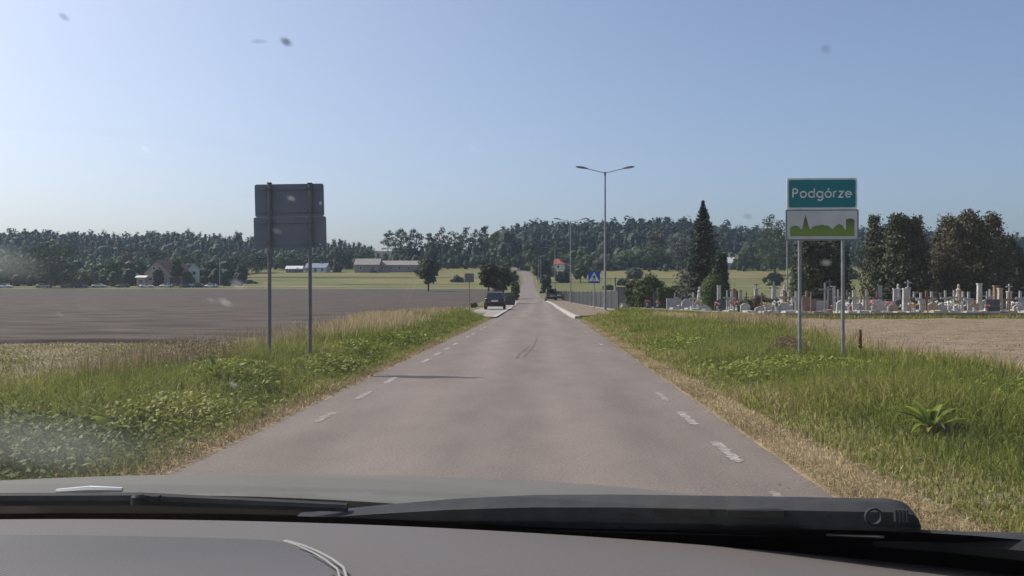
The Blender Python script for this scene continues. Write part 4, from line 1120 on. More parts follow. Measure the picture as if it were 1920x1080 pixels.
    if tailgate_open:
        g = MB()
        g.loft([[(-.70, y, z), (.70, y, z), (.70, y, z - .07), (-.70, y, z - .07)] for y, z in ((-1.92, 1.74), (-2.3, 1.80), (-2.95, 1.79))])
        g.build('tailgate', pm, s)
        MB().box((0, -1.5, .62), (1.3, .9, .25)).build('boot_floor', M['black'], s)
        for k in (-.42, .42):
            MB().box((k, -.75, 1.12), (.5, .14, .62)).build('rear_seat', M['black'], s, False, .04)
            MB().tube([(k * 1.5, -2.0, 1.25), (k * 1.5, -2.35, 1.72)], .015, 6).build('gas_strut', M['lampgrey'], s)
    return s

def put(o, x, y, rz, dz=0.0):
    o.location = (x, y, float(zb(y)) + dz); o.rotation_euler = (0, 0, rz); return o

pc = car('parked_car', 'dark blue grey parked car seen from behind in the bay left of the road', (.030, .042, .055), 'hatch')
put(pc, ux(926, 74.5), 76.4, R(2), .07)
ov = car('parked_van', 'dark people carrier with its tailgate raised, parked right of the road ahead', (.10, .105, .11), 'van', tailgate_open=True)
put(ov, ux(1033, 138), 140.5, R(3), .05)
g3 = car('parked_car', 'grey car half hidden behind the end of the dark fence, right of the people carrier', (.16, .165, .17), 'hatch')
put(g3, ux(1047, 146), 148, R(2), .03)
# row of cars beyond the field, far left
CG = 'cars parked in a row beyond the ploughed field'
wcar = car('parked_car', 'white car side on, between the house and the dark big tree', (.62, .63, .64), 'hatch', CG)
bcar = car('parked_car', 'black hatchback side on, left of the small pavilion', (.012, .013, .015), 'hatch', CG)
scar = car('parked_car', 'silver saloon side on under the pale shrub', (.38, .39, .40), 'sedan', CG)
blc = car('parked_car', 'dark blue saloon behind the two legged notice board', (.016, .020, .05), 'sedan', CG)
dcar = car('parked_car', 'black saloon driving on the meadow lane left of the large dark sign', (.012, .013, .014), 'sedan')
YC = 276.5
put(scar, ux(187, YC), YC, R(-95)); put(bcar, ux(229, YC), YC, R(88)); put(wcar, ux(276, YC), YC, R(-88)); put(blc, ux(352, YC), YC, R(-90))
put(dcar, ux(471, 318), 318, R(-95), .15)
def dupcar(src, u, rz, label, y=YC):
    c = copy_tree(src); tag(c, label, 'car', CG); put(c, ux(u, y), y, R(rz)); return c
dupcar(wcar, 312, 92, 'white car partly hidden behind the notice board', YC + 2)
dupcar(wcar, 395, 90, 'white car alone at the right end of the row, by the grey pole')
dupcar(bcar, 375, -90, 'black hatchback between the dark blue saloon and the last white car')
dupcar(blc, 150, -80, 'dark blue saloon under the right edge of the big dark tree', YC - 2)
dupcar(bcar, 126, 70, 'black hatchback in the shade under the middle of the big dark tree', YC - 1)
dupcar(scar, 82, -70, 'silver saloon in the shade under the left edge of the big dark tree', YC)
dupcar(wcar, 10, -85, 'white car at the far left end of the row, at the picture edge', YC - 4)

# waste container by the bay
def container():
    x, y = float(ux(953, 92)), 93.0
    s = empty('waste_container', (x, y, gz(x, y) + .02), R(2)); tag(s, 'dark waste container with a rounded green lid behind the parked car', 'waste container')
    w = .70
    b = MB(); b.loft([[(-w * .86, -.46, .18), (w * .86, -.46, .18), (w * .86, .46, .18), (-w * .86, .46, .18)], [(-w, -.55, 1.02), (w, -.55, 1.02), (w, .55, 1.02), (-w, .55, 1.02)]])
    b.build('bin_body', M['bin'], s, False, .03)
    MB().box((0, 0, 1.045), (2 * w + .08, 1.18, .05)).build('rim', M['bin'], s, False, .015)
    pr = [(-w - .03, 1.072)] + [((w + .03) * -math.cos(math.pi * k / 10), 1.072 + .36 * math.sin(math.pi * k / 10)) for k in range(1, 10)] + [(w + .03, 1.072)]
    MB().prism(pr, 'y', -.58, .58).build('lid', M['binlid'], s, True)
    for sg in (-1, 1):
        MB().lathe([(.04, -.0), (.04, .12)], (sg * w - (.12 if sg > 0 else 0), -.2, .9), 8, 'x').build('trunnion', M['lampgrey'], s)
        for yy in (-.36, .36):
            MB().lathe([(.10, -.025), (.10, .025)], (sg * w * .74, yy, .10), 12, 'x').build('castor', M['rubber'], s)
container()

# two legged notice board in the field edge
def notice():
    x = float(ux(328.5, 262)); s = empty('notice_board', (x, 262, gz(x, 262))); tag(s, 'dark two legged board standing at the far edge of the ploughed field', 'notice board')
    for k in (-1.25, 1.25): MB().box((k, 0, 1.55), (.12, .12, 3.3)).build('leg', M['wood'], s)
    MB().box((0, -.02, 2.5), (2.9, .10, 1.5)).build('board', M['darkboard'], s)
    MB().box((0, 0, 3.3), (3.2, .5, .10)).build('cap', M['wood'], s)
M['darkboard'] = mat('dark_board', (.05, .045, .06), .8, (.07, .06, .075), 2)
notice()

# ---------------------------------------------------------------- houses
def house(name, label, u, Y, w, d, hw, hr, rz, wm, rm, ridge='x', wins=2, door=False, chimney=False, floors=1, cat='house', eave=.35, gable_win=0):
    x = float(ux(u, Y)); s = empty(name, (x, Y, float(zb(Y)) + .1), rz); tag(s, label, cat)
    a, b = (w / 2, d / 2)
    wl_ = MB().box((0, 0, hw / 2 - .3), (w, d, hw + .6))
    if ridge == 'x':
        for sx in (-1, 1): wl_.prism([(-b, hw), (b, hw), (0, hw + hr)], 'x', sx * a - (.25 if sx > 0 else 0), sx * a + (0 if sx > 0 else .25))
    else:
        for sy in (-1, 1): wl_.prism([(-a, hw), (a, hw), (0, hw + hr)], 'y', sy * b - (.25 if sy > 0 else 0), sy * b + (0 if sy > 0 else .25))
    wl_.build('wall', wm, s)
    r = MB(); t = .16
    if ridge == 'x':
        e = eave * hr / b
        r.prism([(-b - eave, hw - e + .02), (0, hw + hr + .02), (b + eave, hw - e + .02), (b + eave, hw - e + t), (0, hw + hr + t), (-b - eave, hw - e + t)], 'x', -a - .4, a + .4)
    else:
        e = eave * hr / a
        r.prism([(-a - eave, hw - e + .02), (0, hw + hr + .02), (a + eave, hw - e + .02), (a + eave, hw - e + t), (0, hw + hr + t), (-a - eave, hw - e + t)], 'y', -b - .4, b + .4)
    ro = r.build('roof', rm, s)
    if chimney: MB().box((w * .18, 0, hw + hr + .15), (.5, .5, 1.3)).build('chimney', M['brickwall'], ro)
    fh = hw / floors
    for f in range(floors):
        for i in range(wins):
            px = -a + w * (i + .5 + (.0)) / wins
            if door and f == 0 and i == wins // 2: continue
            fr = MB().box((px, -b - .02, f * fh + fh * .55), (1.15, .08, 1.25)).build('window', M['white'], s)
            MB().box((px, -b - .045, f * fh + fh * .55), (.95, .06, 1.05)).build('pane', M['pane'], fr)
    for i in range(gable_win):
        fr = MB().box((-.9 + 1.8 * i if gable_win > 1 else 0, -b - .02, hw + hr * .35), (.9, .08, 1.0)).build('window', M['white'], s)
        MB().box((-.9 + 1.8 * i if gable_win > 1 else 0, -b - .045, hw + hr * .35), (.72, .06, .82)).build('pane', M['pane'], fr)
    if door:
        px = -a + w * (wins // 2 + .5) / wins
        dd = MB().box((px, -b - .03, 1.05), (1.0, .08, 2.1)).build('door', M['wood'], s)
        MB().box((px + .36, -b - .09, 1.0), (.12, .05, .04)).build('handle', M['lampgrey'], dd)
    return s
house('brick_house', 'beige house with two brown gables among the trees beyond the field', 309, 292, 8.4, 9, 4.2, 3.9, R(-8), M['plaster'], M['roof_dark'], 'y', 2, False, True, 1, gable_win=2)
house('house_annex', 'lower wing with a pale patched roof right of the beige gabled house', 336, 296, 5.5, 7, 3.6, 3.4, R(-8), M['plaster'], M['roof_dark'], 'y', 1, False, False, 1, cat='house')
house('garden_pavilion', 'small beige pavilion with a pale flat roof left of the gabled house', 267.5, 284, 2.6, 2.6, 2.9, .5, R(0), M['plaster'], M['roof_pale'], 'x', 1, True, False, 1, cat='pavilion')
house('white_house', 'bright white gable peeping out between dark trees beyond the cars', 364, 300, 3.4, 5, 5.2, 2.0, R(20), M['plaster_white'], M['roof_pale'], 'y', 1, False, False, 2)
house('shed', 'low wooden shed with a bright pale roof behind the left sign post', 553, 402, 6.6, 5, 1.7, 1.2, R(4), M['wood'], M['roof_pale'], 'x', 2, True, False, 1, cat='shed')
house('blue_roofed_house', 'small house with a blue grey roof behind the right sign post', 596, 405, 9.0, 7, 2.0, 1.9, R(-4), M['plaster_white'], M['roof_blue'], 'x', 3, True, True, 1)
house('barn', 'long weathered barn wing with a low grey roof left of the lone tree', 752, 410, 19.5, 8, 2.9, 1.9, R(0), M['brickwall'], M['roof_grey'], 'x', 5, False, False, 1, cat='barn')
house('barn', 'taller brick end of the long barn, on its left side', 691, 407, 10.5, 8.5, 3.2, 2.6, R(0), M['brickwall'], M['roof_grey'], 'x', 2, True, False, 1, cat='barn')
house('red_roofed_house', 'house with a red tiled roof right of the climbing road', 1055, 425, 7.0, 7, 2.7, 2.3, R(-6), M['plaster_white'], M['tile_red'], 'x', 2, True, True, 1)
house('pale_roofed_house', 'house with a whitish sheet roof right of the spruce', 1364, 430, 7.0, 7, 3.0, 2.6, R(10), M['plaster_white'], M['roof_pale'], 'x', 2, False, True, 1)
house('garden_shed', 'small white hut between trees left of the town sign', 1407, 432, 2.4, 2.4, 2.0, .9, R(0), M['plaster_white'], M['roof_pale'], 'x', 1, False, False, 1, cat='shed')

# ---------------------------------------------------------------- cemetery
ST = {'white': mat('stone_white', (.50, .48, .45), .6, (.32, .305, .28), 6), 'pale grey': mat('stone_pale_grey', (.40, .39, .38), .65, (.30, .29, .28), 6),
      'dark': mat('stone_dark', (.07, .07, .075), .3, (.11, .11, .115), 6), 'brown': mat('stone_brown', (.20, .125, .09), .45, (.26, .17, .13), 6),
      'sandy': mat('stone_sandy', (.42, .34, .25), .75, (.33, .27, .20), 6), 'rusty': mat('rusty_iron', (.20, .11, .08), .8, (.13, .08, .06), 8)}
FL = {'red': mat('petals_red', (.28, .035, .035), .7), 'white': mat('petals_white', (.72, .70, .66), .7), 'orange': mat('petals_orange', (.36, .15, .07), .7),
      'pink': mat('petals_pink', (.55, .20, .24), .7), 'yellow': mat('petals_yellow', (.42, .36, .14), .7), 'violet': mat('petals_violet', (.28, .22, .42), .7)}
M['leafgreen'] = mat('bouquet_leaves', (.04, .075, .025), .7)
_stone = {}
def stone_mesh(kind, v):
    if (kind, v) in _stone: return _stone[(kind, v)]
    r = random.Random(v * 7 + len(kind)); b = MB()
    if kind == 'cross':
        h = r.uniform(.95, 1.55); w = r.uniform(.36, .56); t = r.uniform(.075, .12); zc = h * .70
        b.box((0, 0, .14), (.46, .30, .28)); b.box((0, 0, h / 2 + .13), (t, t * .8, h - .26))
        b.box((-w / 4 - t / 4, 0, zc), (w / 2 - t / 2, t * .78, t)); b.box((w / 4 + t / 4, 0, zc), (w / 2 - t / 2, t * .78, t))
    elif kind == 'headstone':
        w = r.uniform(.40, .66); h = r.uniform(.5, .9); b.box((0, 0, .08), (w + .18, .34, .16))
        b.prism([(-w / 2, .162), (w / 2, .162), (w / 2, h * .78), (w / 4, h * .96), (0, h), (-w / 4, h * .93), (-w / 2, h * .80)], 'y', -.07, .07)
    elif kind == 'slab stone':
        w = r.uniform(.55, .8); h = r.uniform(.5, .8); b.box((0, 0, .08), (w + .2, .36, .16)); b.box((0, 0, h / 2 + .16), (w, .14, h))
        b.box((w * .28, -.075, h * .6), (.16, .03, .24))
    elif kind == 'pillar':
        h = r.uniform(.85, 1.5); w = r.uniform(.16, .28); b.box((0, 0, .1), (w + .22, w + .22, .2)); b.box((0, 0, h / 2 + .2), (w, w, h), 0, .8)
        b.box((0, 0, h + .23), (w, w, .07))
        if v % 2: b.box((0, 0, h + .46), (.07, .06, .40)); b.box((.105, 0, h + .52), (.14, .055, .07)); b.box((-.105, 0, h + .52), (.14, .055, .07))
    elif kind == 'statue':
        b.box((0, 0, .4), (.5, .5, .8), 0, .85); b.lathe([(.18, .8), (.19, 1.0), (.13, 1.25), (.15, 1.42), (.07, 1.52), (.08, 1.60), (.075, 1.68), (.02, 1.74)], n=8)
    _stone[(kind, v)] = b.mesh('gravestone', ST['white']); return _stone[(kind, v)]
def mesh_with(me, m):
    key = (me.name, m.name)
    if key not in _stone:
        c = me.copy(); c.materials.clear(); c.materials.append(m); _stone[key] = c
    return _stone[key]
grave_slab = {}
def slab_mesh(v, m):
    if (v, m) not in grave_slab:
        r = random.Random(v); w, l = r.uniform(.48, .58), r.uniform(1.1, 1.35); b = MB()
        b.box((0, -l / 2 - .2, .11), (w, l, .22)); b.box((0, -l / 2 - .2, .265), (w * .86, l * .9, .08))
        grave_slab[(v, m)] = b.mesh('grave_slab', ST[m])
    return grave_slab[(v, m)]
flower_meshes = {}
def flower_mesh(v, c):
    if (v, c) not in flower_meshes:
        r = random.Random(v); b = MB(); b.lathe([(.05, 0), (.09, .16), (.07, .18)], n=7)
        for i in range(16):
            a = r.uniform(0, 6.28); e = r.uniform(.1, 1.2); R_ = r.uniform(.12, .22)
            p = (R_ * math.cos(a) * math.cos(e), R_ * math.sin(a) * math.cos(e), .24 + R_ * math.sin(e)); b.cur = 1 if i % 4 else 2
            s_ = r.uniform(.035, .06)
            b.add([(p[0] + s_, p[1], p[2]), (p[0] - s_, p[1], p[2]), (p[0], p[1] + s_, p[2]), (p[0], p[1] - s_, p[2]), (p[0], p[1], p[2] + s_), (p[0], p[1], p[2] - s_)],
                  [(0, 2, 4), (2, 1, 4), (1, 3, 4), (3, 0, 4), (2, 0, 5), (1, 2, 5), (3, 1, 5), (0, 3, 5)])
        flower_meshes[(v, c)] = b.mesh('flowers', [ST['pale grey'], FL[c], M['leafgreen']])
    return flower_meshes[(v, c)]
lan = MB(); lan.lathe([(.06, 0), (.06, .03), (.05, .05), (.05, .17)], n=8); lan.cur = 1; lan.lathe([(.06, .17), (.055, .2), (.02, .25)], n=8)
lantern_mesh = {c: lan.mesh('lantern', [FL[c], ST['dark']]) for c in ('red', 'white', 'orange')}
LAND = [(1165, 'by the corner wall'), (1215, 'below the round bush'), (1247, 'by the box hedge'), (1290, 'before the spruce'), (1337, 'beside the dome conifer'),
        (1385, 'right of the dome conifer'), (1425, 'by the brown shrub'), (1470, 'left of the town sign'), (1535, 'between the sign posts'), (1605, 'right of the town sign'),
        (1685, 'before the first thuja'), (1750, 'between the two thujas'), (1820, 'before the rusty thuja'), (1890, 'at the right edge')]
rc = random.Random(11)
ROWS = [(47.2, .60), (48.9, .62), (50.9, .66), (53.4, .70), (56.6, .78), (60.8, .86), (66.2, .95), (73.0, 1.1), (81, 1.7), (91, 2.3), (101, 3.2)]
ROWN = ['front row', 'second row', 'third row', 'fourth row', 'fifth row', 'sixth row', 'middle rows', 'middle rows', 'back rows', 'back rows', 'last row']
ORD = ['leftmost', 'second from the left', 'third from the left', 'fourth from the left', 'fifth from the left', 'sixth from the left', 'seventh from the left', 'eighth from the left']
trees_xy = [(ux(u, Y), Y, w / FPX * Y / 2) for u, Y, w in ((1318, 84, 104), (1349, 80, 34), (1337, 62, 47), (1213, 78, 64), (1187, 82, 36), (1264, 95, 38), (1427, 50, 58), (1398, 50, 40), (1535, 57, 92), (1685, 60, 106), (1815, 61, 112), (1882, 66, 90), (1772, 72, 50), (1247, 70, 28), (1476, 92, 5), (1165, 86, 25))]
graves = []; small = []
for ri, (gy, stp) in enumerate(ROWS):
    x0 = float(np.interp(gy, [45, 69, 71, 115], [11.0, 7.0, 6.8, 7.2])); x = x0 + rc.uniform(0, 1)
    xmax = min(ux(1945, gy), 62)
    while x < xmax:
        y = gy + rc.uniform(-.5, .5)
        if all((x - tx) ** 2 + (y - ty) ** 2 > (tr_ + .5) ** 2 for tx, ty, tr_ in trees_xy) and rc.random() < .97:
            kind = rc.choices(['cross', 'headstone', 'slab stone', 'pillar', 'statue'], [3.6, 5, 2.5, 3, .6])[0]
            colr = rc.choices(list(ST), [5.5, 5, 1.6, 1.3, 1.6, .7])[0]
            if colr == 'rusty': kind = 'cross'
            graves.append((x, y, ri, kind, colr, rc.randrange(5)))
        x += stp * rc.uniform(.75, 1.3)
lab = {}
for g in graves:
    u = U0 + FPX * g[0] / g[1]; lm_ = min(LAND, key=lambda q: abs(q[0] - u))[1]
    lab.setdefault((g[3], g[4], ROWN[g[2]], lm_), []).append(g)
for (kind, colr, rown, lm_), gl in lab.items():
    gl.sort(key=lambda g: g[0] / g[1])
    for i, (x, y, ri, k_, c_, v) in enumerate(gl):
        what = {'cross': 'stone cross', 'headstone': 'rounded headstone', 'slab stone': 'broad gravestone', 'pillar': 'tall pillar gravestone', 'statue': 'grave statue'}[kind]
        if colr == 'rusty': what = 'iron cross'; 
        pre = '' if len(gl) == 1 else ORD[min(i, 7)] + ' '
        root = empty('grave', (x, y, gz(x, y) + .04), R(rc.uniform(-4, 4)))
        tag(root, f'{pre}{colr} {what} {lm_}, {rown}', 'grave', 'graves in the cemetery')
        link('gravestone', mesh_with(stone_mesh(kind, v), ST[colr]), root)
        link('grave_slab', slab_mesh(v, colr if colr != 'rusty' else 'sandy'), root)
        if rc.random() < .5:
            c = rc.choices(list(FL), [1.6, 4.5, 1.4, 2.0, 1.4, 1.0])[0]; small.append((x + rc.uniform(-.3, .3), y - rc.uniform(.4, 1.4), c, 'flowers', lm_, rown))
        if rc.random() < .25:
            c = rc.choice(('red', 'white', 'orange')); small.append((x + rc.uniform(-.35, .35), y - rc.uniform(.3, 1.6), c, 'lantern', lm_, rown))
lab = {}
for q in small: lab.setdefault(q[2:], []).append(q)
small = []
for (c, k, lm_, rown), ql in lab.items():
    ql.sort(key=lambda q: q[0] / q[1])
    for i, q in enumerate(ql):
        small.append((q[0], q[1], c, k[0], ('' if len(ql) == 1 else ORD[min(i, 7)] + ' ') + f'{c} grave {k} {lm_}, {rown}'))
for (x, y, c, k, lb) in small:
    z = gz(x, y) + .04 + .30
    if k == 'f':
        o = link('grave_flowers', flower_mesh(rc.randrange(4), c)); tag(o, lb, 'flowers', 'flowers on the graves')
    else:
        o = link('grave_lantern', lantern_mesh[c]); tag(o, lb, 'lantern', 'lanterns on the graves')
    o.location = (x, y, z); o.rotation_euler = (0, 0, rc.uniform(0, 6)); 
    if k == 'f': sc_ = rc.uniform(.75, 1.2); o.scale = (sc_, sc_, sc_)
# tall metal crosses that stand clear of the rest
def tall_cross(u, Y, vtop, label, m):
    x = float(ux(u, Y)); z = gz(x, Y); h = CAMH + (V0 - vtop) / FPX * Y - z; s = empty('tall_cross', (x, Y, z)); tag(s, label, 'cross')
    MB().box((0, 0, h / 2), (.09, .09, h)).build('upright', M[m], s)
    MB().box((0, 0, h * .80), (.62, .075, .085)).build('crossbar', M[m], s); MB().box((0, 0, .15), (.5, .5, .36)).build('plinth', M['conc'], s)
tall_cross(1547, 49, 530, 'tall thin grey cross standing before the dark thuja behind the sign', 'galv')
tall_cross(1851, 50, 546, 'tall thin grey cross in front of the rusty thuja', 'galv')
tall_cross(1451, 56, 528, 'tall pale cross left of the town sign', 'conc')
# low wall with wire posts along the front of the cemetery
def cem_wall():
    s = empty('cemetery_wall', (10.5, 45.0, gz(10.5, 45))); tag(s, 'low dark concrete wall with thin fence posts along the front of the cemetery', 'wall')
    o = Vector(s.location); pts = [(6.4, 67.0), (8.6, 55.0), (10.4, 45.2), (16, 45.0), (22, 45.0), (28, 45.0), (34, 45.0), (40, 45.0)]
    for (a, b) in zip(pts[:-1], pts[1:]):
        za, zb_ = gz(*a), gz(*b); d = Vector((b[0] - a[0], b[1] - a[1], 0)); L_ = d.length; an = math.atan2(d.y, d.x)
        c = Vector(((a[0] + b[0]) / 2, (a[1] + b[1]) / 2, (za + zb_) / 2 + .04)) - o
        MB().box(c, (L_ - .02, .22, .34), an).build('wall_section', M['concdark'], s)
        MB().box(c + Vector((0, 0, .20)), (L_ - .02, .27, .05), an).build('coping', M['conc'], s)
    for x in np.arange(10.6, 40, 2.4):
        MB().tube([(x - o.x, 45.0 - o.y, .25), (x - o.x, 45.0 - o.y, 1.30)], .028, 6).build('fence_post', M['rustpost'], s)
    w = MB()
    for zz in (.62, .95, 1.25): w.tube([(.1, 0, zz), (29.4, 0, zz)], .006, 4)
    w.build('wire', M['galv'], s)
cem_wall()

# ---------------------------------------------------------------- roadside grass and weeds
LG = leafmat('grass_green', [(0, (.056, .076, .008)), (.3, (.115, .148, .016)), (.62, (.215, .24, .038)), (.84, (.30, .265, .085)), (1, (.42, .34, .18))], transl=.4, noise=.16, nscale=.8)
LDRY = leafmat('grass_dry', [(0, (.17, .13, .06)), (.5, (.36, .28, .145)), (1, (.54, .44, .26))], transl=.25, noise=.2, nscale=.9)
LWEED = leafmat('weed_leaves', [(0, (.042, .064, .010)), (.4, (.11, .155, .018)), (.75, (.23, .27, .030)), (1, (.26, .25, .06))], transl=.3, noise=.15, nscale=.7)
LBROWN = leafmat('seed_heads_brown', [(0, (.09, .055, .035)), (1, (.20, .13, .085))], transl=.15)
rg = np.random.default_rng(21)
def rand_y(n, y0, y1, p=1.0):
    """denser close to the camera"""
    u = rg.uniform(0, 1, n)
    return y0 * (y1 / y0) ** u if p == 1 else y0 + (y1 - y0) * u ** p
def patch(x, y, sc, seed):
    return np.sin(x * sc + seed) * np.sin(y * sc * .8 + seed * 2.1) + .5 * np.sin(x * sc * 2.3 + y * sc * 1.7 + seed)
def right_edge(y): return np.interp(y, [4, 16, 35, 50, 66], [6.8, 5.9, 8.6, 10.2, 6.6])

# right verge, green
n = 118000
y = rand_y(n, 3.2, 66); lo = road_r(y) + np.interp(y, [3, 8, 20, 50], [.55, .40, .25, .2]); lo = np.where(y > 49.5, np.interp(y, [49.5, 58, 75], [2.3, 4.3, 5.0]), lo)
t = rg.uniform(0, 1, n); x = lo + (right_edge(y) - lo) * t
pt = patch(x, y, 1.1, 1.0)
h = (.08 + .16 * sstep(0, .4, t) + .08 * pt) * rg.uniform(.55, 1.4, n); h = np.clip(h, .04, .45)
w = .007 * (1 + y / 13)
tone = .46 + .17 * pt + rg.normal(0, .15, n) + .25 * (t < .12) * rg.uniform(0, 1.6, n) + .3 * (t > .93) * rg.uniform(0, 1, n)
blades('verge_grass', x, y, h, w, LG, tone, 1, lean=1.0)
# left verge, green
def left_edge(y): return np.interp(y, [4, 8, 10.5, 14, 60], [-8.5, -7.6, -5.8, -5.5, -5.5])
n = 92000
y = rand_y(n, 3.6, 62); hi = road_l(y) - np.interp(y, [3, 10, 50], [.12, .14, .12]); lo = left_edge(y); hi = np.where(y > 49, bay_l(y) - .1, hi)
t = rg.uniform(0, 1, n) ** 1.25; x = hi + (lo - hi) * t
pt = patch(x, y, 1.2, 4.0)
h = (.06 + .22 * sstep(0, .45, t) + .05 * pt) * rg.uniform(.6, 1.35, n); h = np.clip(h, .04, .45)
tone = .42 + .17 * pt + rg.normal(0, .15, n) + .3 * (t < .08) * rg.uniform(0, 1.5, n) + .35 * sstep(.55, .9, t) * rg.uniform(0, 1.1, n)
blades('verge_grass', x, y, h, .007 * (1 + y / 13), LG, tone, 2, lean=1.0)
# straw on the road edges
n = 38000
y = rand_y(n, 3.2, 46); x = road_r(y) + np.abs(rg.normal(.10, .25, n)) * np.interp(y, [3, 12, 46], [1.05, .8, .6])
blades('dry_edge_grass', x, y, rg.uniform(.015, .075, n), .0036 * (1 + y / 8), LDRY, rg.normal(.55, .26, n) + .14 * patch(x, y, 2.5, 3), 3, lean=2.2)
n = 16000
y = rand_y(n, 3.8, 48); x = road_l(y) - np.abs(rg.normal(.12, .10, n))
blades('dry_edge_grass', x, y, rg.uniform(.02, .08, n), .006 * (1 + y / 14), LDRY, rg.normal(.4, .2, n), 4, lean=1.3)
# dry mown strip and tall dry stalks on the left
n = 26000
y = rg.uniform(9, 21.6, n); x = rg.uniform(-19, -5.2, n)
blades('mown_dry_grass', x, y, rg.uniform(.015, .06, n), .010 * (1 + y / 14), LDRY, np.clip(rg.normal(.24, .2, n) + .15 * patch(x, y, .7, 2), 0, 1), 5, lean=2.0)
n = 18000
y = rg.uniform(8, 22, n); x = rg.uniform(-19, -4.2, n); k = patch(x, y, .5, 7) > -.1
blades('mown_green_grass', x[k], y[k], rg.uniform(.03, .09, k.sum()), .010 * (1 + y[k] / 20), LG, rg.normal(.55, .2, k.sum()), 15, lean=.8)
n = 3800
y = 11 + 30 * rg.uniform(0, 1, n) ** 1.2; x = -4.9 - np.abs(rg.normal(0, .42, n)) - np.interp(y, [10, 14, 42], [.4, .2, .1])
blades('tall_dry_stalks', x, y, rg.uniform(.22, .60, n), .0065 * (1 + y / 16), LDRY, rg.normal(.38, .22, n), 6, lean=.25)
# pale feathery clumps
def clump(name, cx, cy, rx, ry_, n, hm, tone, seed):
    g = np.random.default_rng(seed); x = g.normal(cx, rx, n); y = g.normal(cy, ry_, n)
    blades(name, x, y, hm * g.uniform(.6, 1.15, n), .009 * (1 + y / 15), LDRY, g.normal(tone, .14, n), seed, lean=.4)
clump('pale_dry_grass', -4.95, 28, .40, 3.0, 3600, .52, .8, 31)
clump('pale_dry_grass', ux(700, 29), 30, .30, 2.0, 2600, .62, .85, 34)
clump('pale_dry_grass', ux(1265, 43), 43, .40, 1.5, 1500, .36, .8, 32)
clump('pale_dry_grass', ux(1375, 40), 40, .9, 1.8, 1900, .40, .5, 33)
clump('pale_dry_grass', ux(1420, 33), 33, .5, 1.5, 900, .42, .45, 35)
n = 9000
x = rg.uniform(8, 40, n); y = 44.4 + rg.normal(0, .35, n)
blades('wall_foot_grass', x, y, rg.uniform(.06, .30, n), .022 + 0 * x, LG, rg.normal(.72, .2, n), 71, lean=.6)
clump('pale_dry_grass', -6.0, 46, .6, 8, 2500, .45, .6, 37)
# stubble and weeds towards the stubble field, on the right
n = 22000
y = rand_y(n, 8, 44, 1.0); x = stub_l(y) + np.abs(rg.uniform(0, 1, n)) ** 1.3 * np.interp(y, [8, 44], [9, 22])
blades('stubble', x, y, rg.uniform(.02, .06, n), .010 * (1 + y / 18), LDRY, rg.normal(.45, .16, n), 8, lean=.8)
n = 4500
y = rand_y(n, 9, 40); x = right_edge(y) + rg.normal(.1, .4, n)
blades('tall_dry_stalks', x, y, rg.uniform(.10, .36, n), .006 * (1 + y / 16), LDRY, rg.normal(.55, .2, n), 9, lean=.3)

def weeds(name, cx, cy, rx, ry_, n, hm, leaf, seed, lmat=None, tone=.45):
    """broad leaves on short stalks, a ground covering mass"""
    g = np.random.default_rng(seed); x = g.normal(cx, rx, n); y = g.normal(cy, ry_, n)
    k = (x < road_l(y) - .22) | (x > road_r(y) + .5); x, y = x[k], y[k]; n = len(x)
    z = gnd(x, y) + hm * g.uniform(.15, 1, n) ** .8 * np.exp(-.5 * (((x - cx) / (rx * 1.6)) ** 2 + ((y - cy) / (ry_ * 1.6)) ** 2))
    P = np.stack([x, y, z + .02], -1); N_ = np.stack([g.normal(0, .5, n), g.normal(0, .5, n), np.ones(n)], -1)
    V, F = leaf_quads(g, P, N_, leaf, aspect=.5)
    tag(link(name, npmesh(name, V, F, lmat or LWEED, rnd=np.repeat(np.clip(g.normal(tone, .2, n), 0, 1), 4))), kind='stuff')
weeds('nettle_weeds', -3.9, 6.0, .7, .8, 10000, .34, .024, 41, tone=.16)
weeds('nettle_weeds', -5.8, 8.0, .9, .7, 7000, .34, .028, 42, tone=.5)
weeds('nettle_weeds', -3.5, 8.9, .35, .7, 2600, .20, .026, 43, tone=.85)
weeds('nettle_weeds', -4.1, 12.0, .35, .9, 4000, .30, .030, 44, tone=.8)
weeds('nettle_weeds', -3.5, 14.5, .28, 1.0, 2600, .22, .034, 52, tone=.85)
weeds('nettle_weeds', -3.8, 18.0, .3, 1.2, 2600, .28, .036, 45, tone=.65)
weeds('nettle_weeds', -3.5, 23, .3, 2.0, 2200, .24, .042, 46, tone=.5)
weeds('low_broad_weeds', 4.1, 13.6, .8, .9, 5000, .20, .032, 47, tone=.75)
weeds('low_broad_weeds', 3.3, 20.0, .5, 3.0, 4000, .18, .038, 48, tone=.6)
weeds('low_broad_weeds', 5.4, 9.5, .9, 1.2, 3600, .22, .030, 49, tone=.5)
weeds('brown_weeds', ux(1478, 16.3), 16.3, .20, .3, 2600, .42, .018, 50, LBROWN, .5)
weeds('brown_weeds', -5.3, 13.8, .5, 1.2, 3600, .50, .018, 51, LBROWN, .8)

